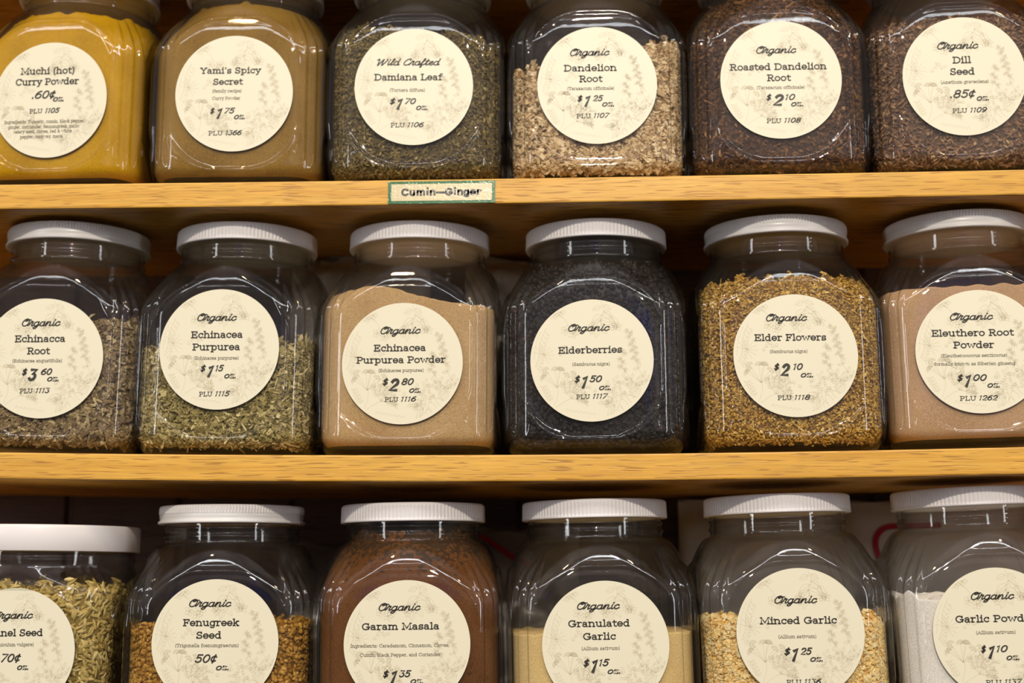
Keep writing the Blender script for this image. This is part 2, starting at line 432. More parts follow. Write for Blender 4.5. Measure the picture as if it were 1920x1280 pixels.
# glyph: advance, strokes, serifs (x0, x1, y)
G = {
 'a': (5.0, [A(2.15, 3.6, 1.5, 1.4, 155, 0) + LN(3.65, .7) + A(4.25, .7, .6, .7, 180, 280, 4), A(2.1, 1.4, 1.55, 1.4, 0, 360)], []),
 'b': (5.6, [LN(1.1, 7.4, 1.1, 0), A(3.0, 2.5, 1.9, 2.5, 0, 360)], [(.1, 1.1, 7.4)]),
 'c': (4.8, [A(2.6, 2.5, 2.0, 2.5, 42, 318), LN(4.15, 4.9, 4.15, 3.5)], []),
 'd': (5.7, [LN(4.2, 7.4, 4.2, 0), A(2.4, 2.5, 1.9, 2.5, 0, 360)], [(3.2, 4.2, 7.4), (4.2, 5.1, 0)]),
 'e': (5.0, [A(2.5, 2.5, 2.05, 2.5, 0, 322), LN(.45, 2.5, 4.55, 2.5)], []),
 'f': (3.7, [LN(1.6, 0, 1.6, 5.8) + A(3.0, 5.8, 1.4, 1.6, 180, 60), LN(.3, 4.9, 3.5, 4.9)], [(.5, 2.9, 0)]),
 'g': (5.5, [LN(4.2, 5, 4.2, -.7) + A(2.4, -.7, 1.8, 1.6, 0, -150), A(2.4, 2.5, 1.9, 2.5, 0, 360)], [(4.2, 5.2, 5)]),
 'h': (6.0, [LN(1.2, 7.4, 1.2, 0), A(2.95, 3.1, 1.75, 1.9, 180, 0) + LN(4.7, 0)], [(.2, 1.2, 7.4), (.3, 2.1, 0), (3.8, 5.6, 0)]),
 'i': (2.7, [LN(1.4, 5, 1.4, 0), LN(1.4, 6.6, 1.4, 7.5)], [(.4, 1.4, 5), (.4, 2.4, 0)]),
 'k': (5.6, [LN(1.2, 7.4, 1.2, 0), LN(4.4, 5, 1.3, 2.3), LN(2.4, 3.2, 4.6, 0)], [(.2, 1.2, 7.4), (.3, 2.1, 0), (3.4, 5.2, 5), (3.8, 5.4, 0)]),
 'l': (2.7, [LN(1.4, 7.4, 1.4, 0)], [(.4, 1.4, 7.4), (.4, 2.4, 0)]),
 'm': (8.5, [LN(1.2, 5, 1.2, 0), A(2.7, 3.3, 1.5, 1.7, 180, 0) + LN(4.2, 0), A(5.7, 3.3, 1.5, 1.7, 180, 0) + LN(7.2, 0)], [(.2, 1.2, 5), (.4, 2.0, 0), (3.4, 5.0, 0), (6.4, 8.1, 0)]),
 'n': (6.0, [LN(1.2, 5, 1.2, 0), A(2.95, 3.1, 1.75, 1.9, 180, 0) + LN(4.7, 0)], [(.2, 1.2, 5), (.3, 2.1, 0), (3.8, 5.6, 0)]),
 'o': (5.2, [A(2.6, 2.5, 2.1, 2.5, 0, 360)], []),
 'p': (5.7, [LN(1.2, 5, 1.2, -2.3), A(3.1, 2.5, 1.9, 2.5, 0, 360)], [(.2, 1.2, 5), (.3, 2.2, -2.3)]),
 'q': (5.6, [LN(4.2, 5, 4.2, -2.3), A(2.4, 2.5, 1.9, 2.5, 0, 360)], [(3.3, 5.2, -2.3)]),
 'r': (4.3, [LN(1.3, 5, 1.3, 0), A(3.1, 3.1, 1.8, 1.9, 180, 62)], [(.2, 1.3, 5), (.4, 2.6, 0)]),
 's': (4.4, [A(2.2, 3.7, 1.5, 1.3, 35, 270, 12) + A(2.2, 1.2, 1.65, 1.2, 90, -150, 12), LN(3.55, 5, 3.55, 3.9), LN(.65, 1.3, .65, 0)], []),
 't': (3.7, [LN(1.5, 6.6, 1.5, 1.4) + A(2.7, 1.4, 1.2, 1.4, 180, 310), LN(.3, 4.9, 3.4, 4.9)], []),
 'u': (6.0, [LN(1.2, 5, 1.2, 1.8) + A(2.85, 1.8, 1.65, 1.8, 180, 360), LN(4.5, 5, 4.5, 0)], [(.2, 1.2, 5), (3.5, 4.5, 5), (4.5, 5.5, 0)]),
 'v': (5.2, [LN(.8, 5, 2.6, 0, 4.4, 5)], [(.0, 1.7, 5), (3.5, 5.2, 5)]),
 'w': (7.6, [LN(.8, 5, 2.3, 0, 3.8, 4.6, 5.3, 0, 6.8, 5)], [(.0, 1.7, 5), (5.9, 7.6, 5)]),
 'x': (5.2, [LN(.8, 5, 4.4, 0), LN(4.3, 5, .8, 0)], [(.1, 1.8, 5), (3.4, 5.0, 5), (.1, 1.8, 0), (3.4, 5.1, 0)]),
 'y': (5.2, [LN(.8, 5, 2.7, .2), LN(4.5, 5, 2.3, -1.2) + A(1.2, -1.0, 1.1, 1.2, -20, -110, 4)], [(.0, 1.7, 5), (3.6, 5.3, 5)]),
 'z': (4.7, [LN(.6, 5, 4.1, 5, .6, 0, 4.2, 0), LN(.6, 5, .6, 3.8), LN(4.2, 0, 4.2, 1.2)], []),
 'A': (7.0, [LN(.9, 0, 3.5, 7, 6.1, 0), LN(1.8, 2.4, 5.2, 2.4)], [(.0, 1.9, 0), (5.1, 7.0, 0)]),
 'B': (6.2, [LN(1.3, 0, 1.3, 7), LN(.4, 7, 3.4, 7) + A(3.4, 5.35, 1.75, 1.65, 90, -90) + LN(1.3, 3.7), LN(3.4, 3.7) + A(3.6, 1.85, 1.95, 1.85, 90, -90) + LN(.4, 0)], []),
 'C': (6.6, [A(3.5, 3.5, 2.9, 3.5, 45, 318), LN(5.7, 6.9, 5.7, 4.9)], []),
 'D': (7.1, [LN(1.5, 0, 1.5, 7), LN(.4, 7, 3.4, 7) + A(3.4, 3.5, 3.1, 3.5, 90, -90) + LN(.4, 0)], []),
 'E': (6.3, [LN(1.4, 0, 1.4, 7), LN(.4, 7, 5.4, 7, 5.4, 5.4), LN(1.4, 3.6, 4.0, 3.6), LN(4.0, 4.4, 4.0, 2.8), LN(.4, 0, 5.6, 0, 5.6, 1.7)], []),
 'F': (5.9, [LN(1.4, 0, 1.4, 7), LN(.4, 7, 5.3, 7, 5.3, 5.4), LN(1.4, 3.5, 4.0, 3.5), LN(4.0, 4.3, 4.0, 2.7)], [(.4, 2.7, 0)]),
 'G': (7.2, [A(3.5, 3.5, 2.9, 3.5, 45, 330), LN(5.7, 6.9, 5.7, 5.0), LN(6.0, 3.0, 6.0, .6)], [(4.2, 6.9, 3.0)]),
 'I': (3.0, [LN(1.5, 0, 1.5, 7)], [(.4, 2.6, 0), (.4, 2.6, 7)]),
 'L': (5.7, [LN(1.4, 7, 1.4, 0), LN(.4, 0, 5.2, 0, 5.2, 1.9)], [(.4, 2.5, 7)]),
 'M': (8.6, [LN(1.3, 0, 1.5, 7, 4.3, 1.2, 7.1, 7, 7.3, 0)], [(.3, 2.4, 0), (6.2, 8.3, 0), (.5, 1.6, 7), (7.0, 8.1, 7)]),
 'P': (6.1, [LN(1.5, 0, 1.5, 7), LN(.4, 7, 3.5, 7) + A(3.5, 5.1, 2.0, 1.9, 90, -90) + LN(1.5, 3.2)], [(.4, 2.8, 0)]),
 'R': (6.7, [LN(1.5, 0, 1.5, 7), LN(.4, 7, 3.5, 7) + A(3.5, 5.2, 1.9, 1.8, 90, -90) + LN(1.5, 3.4), LN(3.4, 3.4, 5.5, 0)], [(.4, 2.6, 0), (5.0, 6.5, 0)]),
 'S': (5.7, [A(2.8, 5.2, 1.9, 1.8, 40, 270, 12) + A(2.8, 1.7, 2.15, 1.7, 90, -155, 14), LN(4.5, 6.9, 4.5, 5.3), LN(.7, 1.7, .7, .1)], []),
 'T': (6.4, [LN(3.2, 0, 3.2, 7), LN(.5, 5.3, .5, 7, 5.9, 7, 5.9, 5.3)], [(2.0, 4.4, 0)]),
 'U': (7.0, [LN(1.3, 7, 1.3, 2.4) + A(3.5, 2.4, 2.2, 2.4, 180, 360) + LN(5.7, 7)], [(.3, 2.4, 7), (4.7, 6.8, 7)]),
 'Y': (6.4, [LN(.8, 7, 3.2, 3.4, 5.6, 7), LN(3.2, 3.4, 3.2, 0)], [(.0, 1.9, 7), (4.6, 6.4, 7), (2.1, 4.3, 0)]),
 '(': (2.8, [A(3.6, 2.9, 2.6, 5.6, 128, 232)], []),
 ')': (2.8, [A(-.8, 2.9, 2.6, 5.6, 52, -52)], []),
 '.': (2.0, [LN(1, -.1, 1, .7)], []), ',': (2.0, [LN(1.1, .7, 1.1, 0, .6, -1.2)], []),
 ':': (2.2, [LN(1, 0, 1, .8), LN(1, 4, 1, 4.8)], []), "'": (2.0, [LN(1.1, 7.4, .9, 5.6)], []),
 '&': (7.0, [LN(6.2, .0, 1.9, 4.9) + A(2.9, 5.8, 1.2, 1.2, 210, -30) + LN(1.6, 3.0) + A(2.6, 1.7, 1.9, 1.7, 150, 300) + LN(5.9, 3.3)], []),
 '-': (3.6, [LN(.5, 2.7, 3.1, 2.7)], []), ' ': (2.7, [], []),
 '0': (5.6, [A(2.8, 3.5, 2.1, 3.5, 0, 360)], []),
 '1': (3.4, [LN(.7, 5.9, 1.9, 7, 1.9, 0)], []),
 '2': (5.2, [A(2.5, 5.0, 1.9, 2.0, 165, -35, 10) + LN(.6, 0, 4.7, 0)], []),
 '3': (5.2, [LN(.7, 7, 4.3, 7, 2.3, 4.3) + A(2.4, 2.15, 2.0, 2.15, 80, -150, 12)], []),
 '5': (5.2, [LN(4.4, 7, 1.3, 7, .9, 3.9) + A(2.5, 2.3, 2.0, 2.3, 125, -150, 12)], []),
 '6': (5.4, [LN(4.0, 7) + A(3.6, 2.6, 3.0, 4.0, 110, 180, 6) + A(2.7, 2.1, 2.05, 2.1, 180, 540)], []),
 '7': (4.9, [LN(.5, 7, 4.6, 7, 1.6, 0)], []),
 '8': (5.4, [A(2.7, 5.3, 1.7, 1.7, 0, 360), A(2.7, 1.85, 2.05, 1.85, 0, 360)], []),
 '9': (5.4, [A(2.7, 4.9, 2.05, 2.1, 0, 360), LN(4.75, 4.9) + A(1.8, 4.4, 3.0, 4.0, 0, -70, 6) + LN(1.4, 0)], []),
 '$': (5.2, [A(2.6, 4.9, 1.7, 1.4, 35, 270, 10) + A(2.6, 2.1, 1.8, 1.4, 90, -150, 10), LN(2.6, 7.5, 2.6, -.5)], []),
 '\u00a2': (5.2, [A(2.6, 3.2, 2.0, 2.4, 45, 315), LN(2.9, 6.9, 2.3, -.6)], []),
}


def crom(pts, k=5):
    out = []
    P = [pts[0]] + list(pts) + [pts[-1]]
    for i in range(1, len(P) - 2):
        p0, p1, p2, p3 = P[i - 1], P[i], P[i + 1], P[i + 2]
        for j in range(k):
            t = j / k
            out.append(tuple(0.5 * (2 * p1[c] + (p2[c] - p0[c]) * t + (2 * p0[c] - 5 * p1[c] + 4 * p2[c] - p3[c]) * t * t + (3 * p1[c] - p0[c] - 3 * p2[c] + p3[c]) * t ** 3) for c in (0, 1)))
    out.append(tuple(pts[-1]))
    return out


# script letters (drawn upright, slanted when set); strokes pass through the listed points
C = {
 'O': (6.6, [A(3.1, 3.5, 2.6, 3.6, 75, 435, 26), crom(LN(3.7, 7.0, 2.6, 6.2, 2.4, 5.0, 3.6, 5.2, 5.0, 6.2, 6.4, 6.2))]),
 'r': (3.7, [crom(LN(-.6, .2, .3, 1.8, .9, 4.6, 1.1, 4.9, 1.5, 4.0, 2.6, 4.1, 2.3, 2.2, 2.3, .7, 2.9, .0, 3.9, .8))]),
 'g': (4.9, [A(2.1, 2.1, 1.7, 2.1, 40, 400, 18), crom(LN(3.7, 4.2, 3.7, 1.0, 3.6, -1.4, 2.6, -2.8, 1.2, -2.4, 1.4, -1.2, 3.6, -.2, 5.1, .9))]),
 'a': (5.0, [A(2.1, 2.1, 1.7, 2.1, 40, 400, 18), crom(LN(3.7, 4.2, 3.6, 1.4, 3.9, .1, 4.6, .2, 5.2, .9))]),
 'n': (5.4, [crom(LN(.2, 2.0, .9, 4.0, 1.0, 3.0, 1.0, 0.0)), crom(LN(1.0, 1.4, 1.9, 3.6, 2.9, 4.2, 3.6, 3.4, 3.6, 1.2, 4.0, .1, 4.8, .2, 5.4, .9))]),
 'i': (2.6, [crom(LN(.9, 4.2, .9, 1.2, 1.3, .1, 2.0, .2, 2.8, 1.0)), LN(1.1, 5.6, 1.1, 6.5)]),
 'c': (4.2, [A(2.2, 2.1, 1.7, 2.1, 55, 310, 14) + LN(4.2, 1.3), LN(3.0, 3.6, 3.4, 3.3)]),
 'W': (9.2, [crom(LN(-.2, 5.6, .5, 6.8, 1.4, 6.6, 1.6, 4.0, 1.9, .3, 2.3, .2, 4.8, 6.6, 4.9, 4.2, 5.2, .4, 5.7, .2, 8.0, 5.2, 8.0, 6.6, 7.4, 6.9))]),
 'l': (2.7, [crom(LN(-.2, .6, 1.6, 4.0, 2.1, 6.6, 1.5, 7.3, 1.0, 5.6, 1.0, 1.4, 1.4, .1, 2.2, .3, 2.8, 1.0))]),
 'd': (5.0, [A(2.1, 2.1, 1.7, 2.1, 40, 400, 18), crom(LN(3.8, 7.2, 3.7, 3.0, 3.7, 1.0, 4.1, .1, 4.6, .2, 5.2, .9))]),
 'C': (6.0, [crom(LN(4.8, 5.4, 5.0, 6.6, 3.9, 7.1, 2.0, 6.0, .8, 3.4, 1.1, 1.0, 2.6, .0, 4.6, .6, 6.0, 2.0))]),
 'f': (3.6, [crom(LN(-.2, .9, 1.8, 4.2, 2.4, 6.6, 1.9, 7.4, 1.3, 6.0, 1.1, 1.0, .9, -2.0, 1.2, -2.7, 1.8, -1.6, 1.7, .2, 2.6, .4, 3.6, 1.0))]),
 't': (3.2, [crom(LN(-.2, .8, 1.0, 3.0, 1.3, 6.4)), crom(LN(1.3, 6.4, 1.2, 1.4, 1.6, .1, 2.4, .3, 3.2, 1.0)), LN(.0, 4.5, 2.8, 4.7)]),
 'e': (3.9, [crom(LN(.4, 1.6, 2.2, 2.2, 3.0, 3.4, 2.2, 4.3, 1.0, 3.4, .7, 1.6, 1.5, .1, 2.8, .2, 4.0, 1.1))]),
 ' ': (3.0, []),
}


def set_text(text, style):
    """strokes of one line, baseline at 0, left at 0; returns strokes, width"""
    out = []; x = 0.0
    sl = {'script': 0.38, 'price': 0.30, 'ital': 0.28, 'cent': 0.28}.get(style, 0)
    for ch in text:
        if style == 'script':
            adv, st = C[ch]; se = []
        else:
            adv, st, se = G[ch]
            if style in ('price', 'ital', 'cent') and ch.isalpha() is False: se = []
            if style == 'sans': se = []
        if style == 'sans':
            if ch == 'i': st = [LN(1.4, 4.4, 1.4, .3), LN(1.4, 7.5, 1.4, 8.1)]
            if ch == 'C': st = [A(3.5, 3.5, 2.9, 3.5, 45, 318)]
            if ch == 'G': st = [A(3.5, 3.5, 2.9, 3.5, 45, 350) + LN(6.3, 3.2, 3.9, 3.2)]
            if ch == 'n': adv = 5.8
        for s in st:
            out.append([(x + px + sl * py, py) for px, py in s])
        for a, b, y in se:
            out.append([(x + a + sl * y, y), (x + b + sl * y, y)])
        x += adv + (0.35 if style == 'serif' else 0.25 if style in ('price', 'ital', 'cent') else 0.55 if style == 'sans' else 0)
    return out, x


class Sheet:
    """flat ribbons and discs laid on a sheet (x right, z up, facing -y)"""
    def __init__(s):
        s.v = []; s.f = []; s.m = []

    def ribbon(s, pts, w, mi, y):
        P = [pts[0]]
        for p in pts[1:]:
            if abs(p[0] - P[-1][0]) + abs(p[1] - P[-1][1]) > 1e-9: P.append(p)
        if len(P) < 2: return
        closed = abs(P[0][0] - P[-1][0]) + abs(P[0][1] - P[-1][1]) < w * 0.05 and len(P) > 4
        b = len(s.v)
        n = len(P)
        for i in range(n):
            if closed:
                a, c = P[(i - 1) % (n - 1)], P[(i + 1) % (n - 1)]
                if i == n - 1: a, c = P[n - 2], P[1]
            else:
                a, c = P[max(0, i - 1)], P[min(n - 1, i + 1)]
            p = P[i]
            d1 = (p[0] - a[0], p[1] - a[1]); d2 = (c[0] - p[0], c[1] - p[1])
            l1 = math.hypot(*d1) or 1; l2 = math.hypot(*d2) or 1
            if p == a or l1 < 1e-12: d1 = d2; l1 = l2
            if p == c or l2 < 1e-12: d2 = d1; l2 = l1
            n1 = (-d1[1] / l1, d1[0] / l1); n2 = (-d2[1] / l2, d2[0] / l2)
            mx, my = n1[0] + n2[0], n1[1] + n2[1]
            q = mx * mx + my * my
            k = min(1.6, 2.0 / q if q > 0.3 else 1.6) if q > 1e-6 else 0
            if q <= 1e-6: mx, my, k = n1[0], n1[1], 1
            ex = 0
            if not closed and i in (0, n - 1): ex = 0.42 * w * (-1 if i == 0 else 1)
            dx, dz = d2[0] / l2 * ex, d2[1] / l2 * ex
            h = w / 2
            s.v.append((p[0] + dx + mx * k * h, y, p[1] + dz + my * k * h))
            s.v.append((p[0] + dx - mx * k * h, y, p[1] + dz - my * k * h))
        for i in range(n - 1):
            a = b + 2 * i
            s.f.append((a, a + 1, a + 3, a + 2)); s.m.append(mi)

    def line(s, text, style, x0, x1, base, cap, wt, mi, y):
        st, w = set_text(text, style)
        xs = [p[0] for t in st for p in t]
        lo, hi = min(xs), max(xs)
        sc = cap / 7.0
        sx = (x1 - x0 - wt) / (hi - lo)
        if len(text) == 1 and style in ('price', 'ital', 'cent'):
            s2 = max(min(sx, sc * 1.15), sc * 0.7)
            x0 += (hi - lo) * (sx - s2) / 2; sx = s2
        for t in st:
            s.ribbon([(x0 + wt / 2 + (p[0] - lo) * sx, base + wt / 2 + p[1] * (sc - wt / 7.0)) for p in t], wt, mi, y)

    def disc(s, r, y, mi, n=96, thick=0.0):
        b = len(s.v)
        for i in range(n):
            a = 2 * pi * i / n
            s.v.append((r * cos(a), y, r * sin(a)))
        s.f.append(tuple(b + i for i in range(n))); s.m.append(mi)
        if thick:
            for i in range(n):
                a = 2 * pi * i / n
                s.v.append((r * cos(a), y + thick, r * sin(a)))
            for i in range(n):
                j = (i + 1) % n
                s.f.append((b + j, b + i, b + n + i, b + n + j)); s.m.append(mi)
            s.f.append(tuple(b + n + i for i in reversed(range(n)))); s.m.append(mi)

    def build(s, name, mats):
        me = bpy.data.meshes.new(name)
        me.from_pydata(s.v, [], s.f)
        for m in mats: me.materials.append(m)
        me.polygons.foreach_set('material_index', s.m)
        me.update()
        return me


# the pale botanical drawing printed on every label (unit: label radius 1)
def botanical():
    rnd = random.Random(7)
    out = []

    def leaf(x, y, ang, l, w, vein=True):
        c, s_ = cos(ang), sin(ang)
        up = [(l * t, w * sin(pi * t ** 0.8)) for t in (0, .15, .35, .55, .75, .9, 1)]
        dn = [(a, -b) for a, b in up]
        for side in (up, dn):
            out.append([(x + a * c - b * s_, y + a * s_ + b * c) for a, b in side])
        if vein: out.append([(x, y), (x + l * .8 * c, y + l * .8 * s_)])

    def flower(x, y, r):
        for i in range(5):
            a = i * 2 * pi / 5 + rnd.random()
            leaf(x, y, a, r, r * .3, False)

    # hanging branch, top
    stem = crom(LN(.16, .96, .20, .80, .14, .66, .18, .54, .10, .46))
    out.append(stem)
    for (x, y, a, l) in ((.16, .88, 200, .15), (.2, .8, -40, .2), (.18, .74, 215, .22), (.15, .66, -20, .2), (.16, .66, 230, .2),
                         (.16, .58, -60, .18), (.12, .52, 250, .16), (.3, .72, -50, .2), (.02, .62, 250, .16), (.36, .62, -70, .12), (.2, .9, -30, .14)):
        leaf(x, y, R(a), l, l * .27)
    out.append(crom(LN(.2, .8, .32, .72, .4, .58, .42, .5)))
    for p in ((.02, .56), (.42, .54), (.0, .5), (.36, .56)): flower(*p, .085)
    # sprig, upper left
    out.append(crom(LN(-.56, .78, -.44, .68, -.36, .56, -.24, .48)))
    for (x, y) in ((-.60, .76), (-.50, .80), (-.42, .50), (-.24, .50), (-.30, .44)):
        for k in range(5): leaf(x, y, R(60 + k * 72 + rnd.random() * 20), .085, .03, False)
    # tall flower spikes, right
    for (pts, n) in (((.60, .48, .66, .26, .70, .06, .74, -.12, .86, -.32, .98, -.38), 10), ((.52, .16, .48, 0, .50, -.14, .62, -.30, .74, -.42, .86, -.40), 6)):
        st = crom(LN(*pts), 8)
        out.append(st)
        for i in range(n):
            x, y = st[int(i * len(st) * .52 / n)]
            sgn = 1 if i % 2 else -1
            flower(x + sgn * .03, y - .01, .05)
            out.append([(x, y), (x + sgn * .05, y + .02)])
        for i in (int(len(st) * .62), int(len(st) * .74), int(len(st) * .84)):
            x, y = st[i]
            leaf(x, y, R(70), .10, .028); leaf(x, y, R(-170), .09, .026)
    leaf(.86, -.36, R(-20), .14, .03); leaf(.82, -.38, R(200), .14, .03)
    # feathery sprig, left
    st = crom(LN(-.74, .54, -.84, .30, -.86, .08, -.92, -.10), 8)
    out.append(st)
    for i in range(2, len(st) - 1, 2):
        x, y = st[i]
        for sg in (1, -1):
            a = R(250 + sg * 52); l = .13 + .05 * rnd.random()
            out.append([(x, y), (x + l * cos(a), y + l * sin(a))])
            out.append([(x + l * .5 * cos(a), y + l * .5 * sin(a)), (x + l * .5 * cos(a) + .05 * cos(a + .8), y + l * .5 * sin(a) + .05 * sin(a + .8))])
    for k in range(9):
        a = R(-60 + k * 28)
        out.append([(-.78, .10), (-.78 + .17 * cos(a), .10 + .17 * sin(a))])
    # umbel and fern fan, lower left
    out.append(crom(LN(-.62, -.76, -.56, -.60, -.55, -.46, -.58, -.40)))
    out.append(crom(LN(-.60, -.78, -.46, -.68, -.34, -.62)))
    for k in range(9):
        a = R(30 + k * 14 + rnd.uniform(-6, 6)); q_ = rnd.uniform(.75, 1.1)
        x, y = -.57 + .33 * cos(a) * q_, -.44 + .30 * sin(a) * q_
        out.append(crom([(-.57, -.44), (-.57 + .17 * cos(a), -.44 + .17 * sin(a)), (x, y)]))
        for j in range(6):
            b = a + R(-75 + 30 * j)
            xx, yy = x + .055 * cos(b), y + .055 * sin(b)
            out.append([(x, y), (xx, yy)])
            out.append([(xx + .014 * cos(q), yy + .014 * sin(q)) for q in (0, 1.26, 2.5, 3.77, 5.03, 6.283)])
    for k in range(8):
        a = R(118 - k * 20 + rnd.uniform(-7, 7)); q_ = rnd.uniform(.7, 1.05)
        fr = crom([(-.34, -.62), (-.34 + .16 * cos(a), -.62 + .15 * sin(a)), (-.34 + .30 * q_ * cos(a - .12), -.60 + .28 * q_ * sin(a - .12))], 3)
        out.append(fr)
        for i in range(2, len(fr)):
            x, y = fr[i]
            for sg in (.7, -.7):
                leaf(x, y, a + sg, rnd.uniform(.04, .07), .012, False)
    for k in range(5): leaf(-.78 + k * .025, -.44 - k * .05, R(160), .06, .014, False); leaf(-.78 + k * .025, -.44 - k * .05, R(40), .06, .014, False)
    # leafy cluster, lower right
    for k in range(46):
        a = rnd.random() * 2 * pi; r = math.sqrt(rnd.random())
        x, y = .46 + .22 * r * cos(a), -.46 + .19 * r * sin(a)
        leaf(x, y, R(90) + (rnd.random() - .5) * 2.4, .055, .02, False)
    for (x, y, a, l) in ((.40, -.66, 250, .24), (.34, -.62, 200, .26), (.46, -.64, -60, .26), (.56, -.58, -35, .24), (.60, -.52, 20, .16), (.36, -.74, 235, .2), (.44, -.74, -75, .18), (.28, -.76, 150, .16), (.66, -.62, 50, .2)):
        leaf(x, y, R(a), l, l * .22)
    for k in range(16):
        x, y = .22 + rnd.random() * .14, -.74 + rnd.random() * .14
        leaf(x, y, rnd.random() * 6.28, .045, .016, False)
    # peppercorns
    for (x, y) in ((-.46, .16), (-.40, .20), (-.36, .15), (-.44, .23), (-.51, .10), (-.20, -.40), (-.04, -.44), (.05, -.50), (-.3, .17)):
        out.append([(x + .026 * cos(q), y + .026 * sin(q)) for q in np.linspace(0, 6.2832, 9)])
        out.append([(x + .016 * cos(q), y + .016 * sin(q)) for q in np.linspace(3.4, 5.6, 5)])
    # tiny flourish along the lower rim
    for k in range(7): out.append(crom([(-.42 + k * .07, -.82 - k * .012), (-.39 + k * .07, -.79 - k * .012), (-.36 + k * .07, -.83 - k * .012)]))
    return [[q for q in p if math.hypot(*q) < 0.975] for p in out if any(math.hypot(*q) < 0.975 for q in p)]


BOT = botanical()
LR = 0.045      # label radius


def label_mesh(cx, cy, dpx, lines):
    """lines: (style, text, x0, x1, baseline, cap) measured on the photo in pixels around the label centre"""
    k = 2 * LR / dpx
    s = Sheet()
    s.disc(LR, 0.0, 0, thick=0.00035)
    for p in BOT:
        if len(p) > 1: s.ribbon([(a * LR, b * LR) for a, b in p], 0.00017, 3, -0.00006)
    for style, text, x0, x1, base, cap in lines:
        wt = {'serif': 0.175, 'small': 0.14, 'script': 0.155, 'price': 0.225, 'cent': 0.175, 'ital': 0.20}[style] * cap
        if style == 'serif' and text == 'PLU': wt = 0.155 * cap
        mi = 2 if style == 'small' else 1
        st = 'serif' if style == 'small' else style
        y = -0.00012 - (0.00003 if style in ('price',) else 0)
        s.line(text, st, (x0 - cx) * k, (x1 - cx) * k, -(base - cy) * k, cap * k, wt * k, mi, y)
    return s.build('paper_label', (PAPER, INK, SMALLINK, PALEINK))


def T(text, x0, x1, b, cap=13.3): return ('serif', text, x0, x1, b, cap)
def SM(text, x0, x1, b, cap=6.3): return ('small', text, x0, x1, b, cap)
def SC(text, x0, x1, b, cap=15.0): return ('script', text, x0, x1, b, cap)
def PR(d, big, cents, xs, top, bot, oz, ozb):
    """price: dollar sign, big figure, raised cents, small oz."""
    h = bot - top
    return [('ital', '$', xs[0], xs[1], top + h * .56, h * .56), ('price', big, xs[2], xs[3], bot, h),
            ('ital', cents, xs[4], xs[5], top + h * .53, h * .53), ('ital', 'oz.', oz[0], oz[1], ozb, 11.5)]
def CT(text, x0, x1, b, oz, ozb): return [('cent', text, x0, x1, b, 16.0), ('ital', 'oz.', oz[0], oz[1], ozb, 11.5)]
def PLU(num, x0, x1, b):
    m = x0 + (x1 - x0) * 0.455
    return [('serif', 'PLU', x0, m - 1.5, b, 8.8), ('ital', num, m + 4, x1, b, 10.3)]


# ---------------------------------------------------------------- the square glass jar
HW = 0.0680          # half width of the body
FLAT = 0.0668        # the flat label panels lie here


def jar_shape(z, th, hw, neck, zs, zt, nb=0.027, inset=0.0, detail=True, ptop=0.1268, pw=0.0487):
    """x, y of the jar wall at heights z (column) and polar angles th (row)"""
    z = z[:, None]; th = th[None, :]
    t = np.clip((z - zs) / (zt - zs), 0, 1)
    w = neck + (hw - neck) * np.sqrt(np.clip(1 - t ** 2.1, 0, 1))
    # rounded foot
    foot = 0.017
    q = np.clip((foot - z) / foot, 0, 1)
    w = w - 0.0125 * (1 - np.sqrt(np.clip(1 - q ** 2, 0, 1)))
    w = w - inset
    c = np.abs(np.cos(th)); s = np.abs(np.sin(th))
    rc = nb - inset
    rc = rc + (w - rc) * smooth01(t, 0.10, 1.0)
    hi = np.maximum(c, s); lo = np.minimum(c, s)
    a_ = w - rc
    bb = a_ * (c + s)
    r = np.where(w * lo <= a_ * hi, w / hi, bb + np.sqrt(np.maximum(bb * bb - 2 * a_ * a_ + rc * rc, 0)))
    x = r * np.cos(th); y = r * np.sin(th)
    if detail:
        # four recessed label panels with a raised rim
        rr = 0.038
        zc = (ptop + 0.013) / 2; hz = (ptop - 0.013) / 2
        dx = np.zeros_like(x); dy = np.zeros_like(y)
        for k in range(4):
            a = k * pi / 2
            v = x * cos(a) + y * sin(a); u = -x * sin(a) + y * cos(a)
            qx = np.abs(u) - pw + rr; qz = np.abs(z + 0 * u - zc) - hz + rr
            d = np.hypot(np.maximum(qx, 0), np.maximum(qz, 0)) + np.minimum(np.maximum(qx, qz), 0) - rr
            face = (v > 0) & (np.abs(u) < v * 1.02)
            win = 1 - smooth01(d, -0.0022, 0.0018)
            flat = hw - (HW - FLAT)
            nv = v + (flat - v) * win + 0.0019 * np.exp(-((d - 0.0034) / 0.0018) ** 2)
            dv = np.where(face, nv - v, 0)
            dx += dv * cos(a); dy += dv * sin(a)
        x = x + dx; y = y + dy
        # vertical flutes round the corners
        a4 = ((th + pi / 4) % (pi / 2)) - pi / 4          # 0 at face centres
        s_ = (np.abs(a4) - pi / 4) * 0.086
        win = (1 - smooth01(np.abs(s_), 0.011, 0.016)) * smooth01(z, 0.012, 0.024) * (1 - smooth01(z, 0.122, 0.146))
        b = 0.0015 * np.cos(2 * pi * s_ / 0.0088) * win
        x = x + b * np.cos(th); y = y + b * np.sin(th)
    return x, y


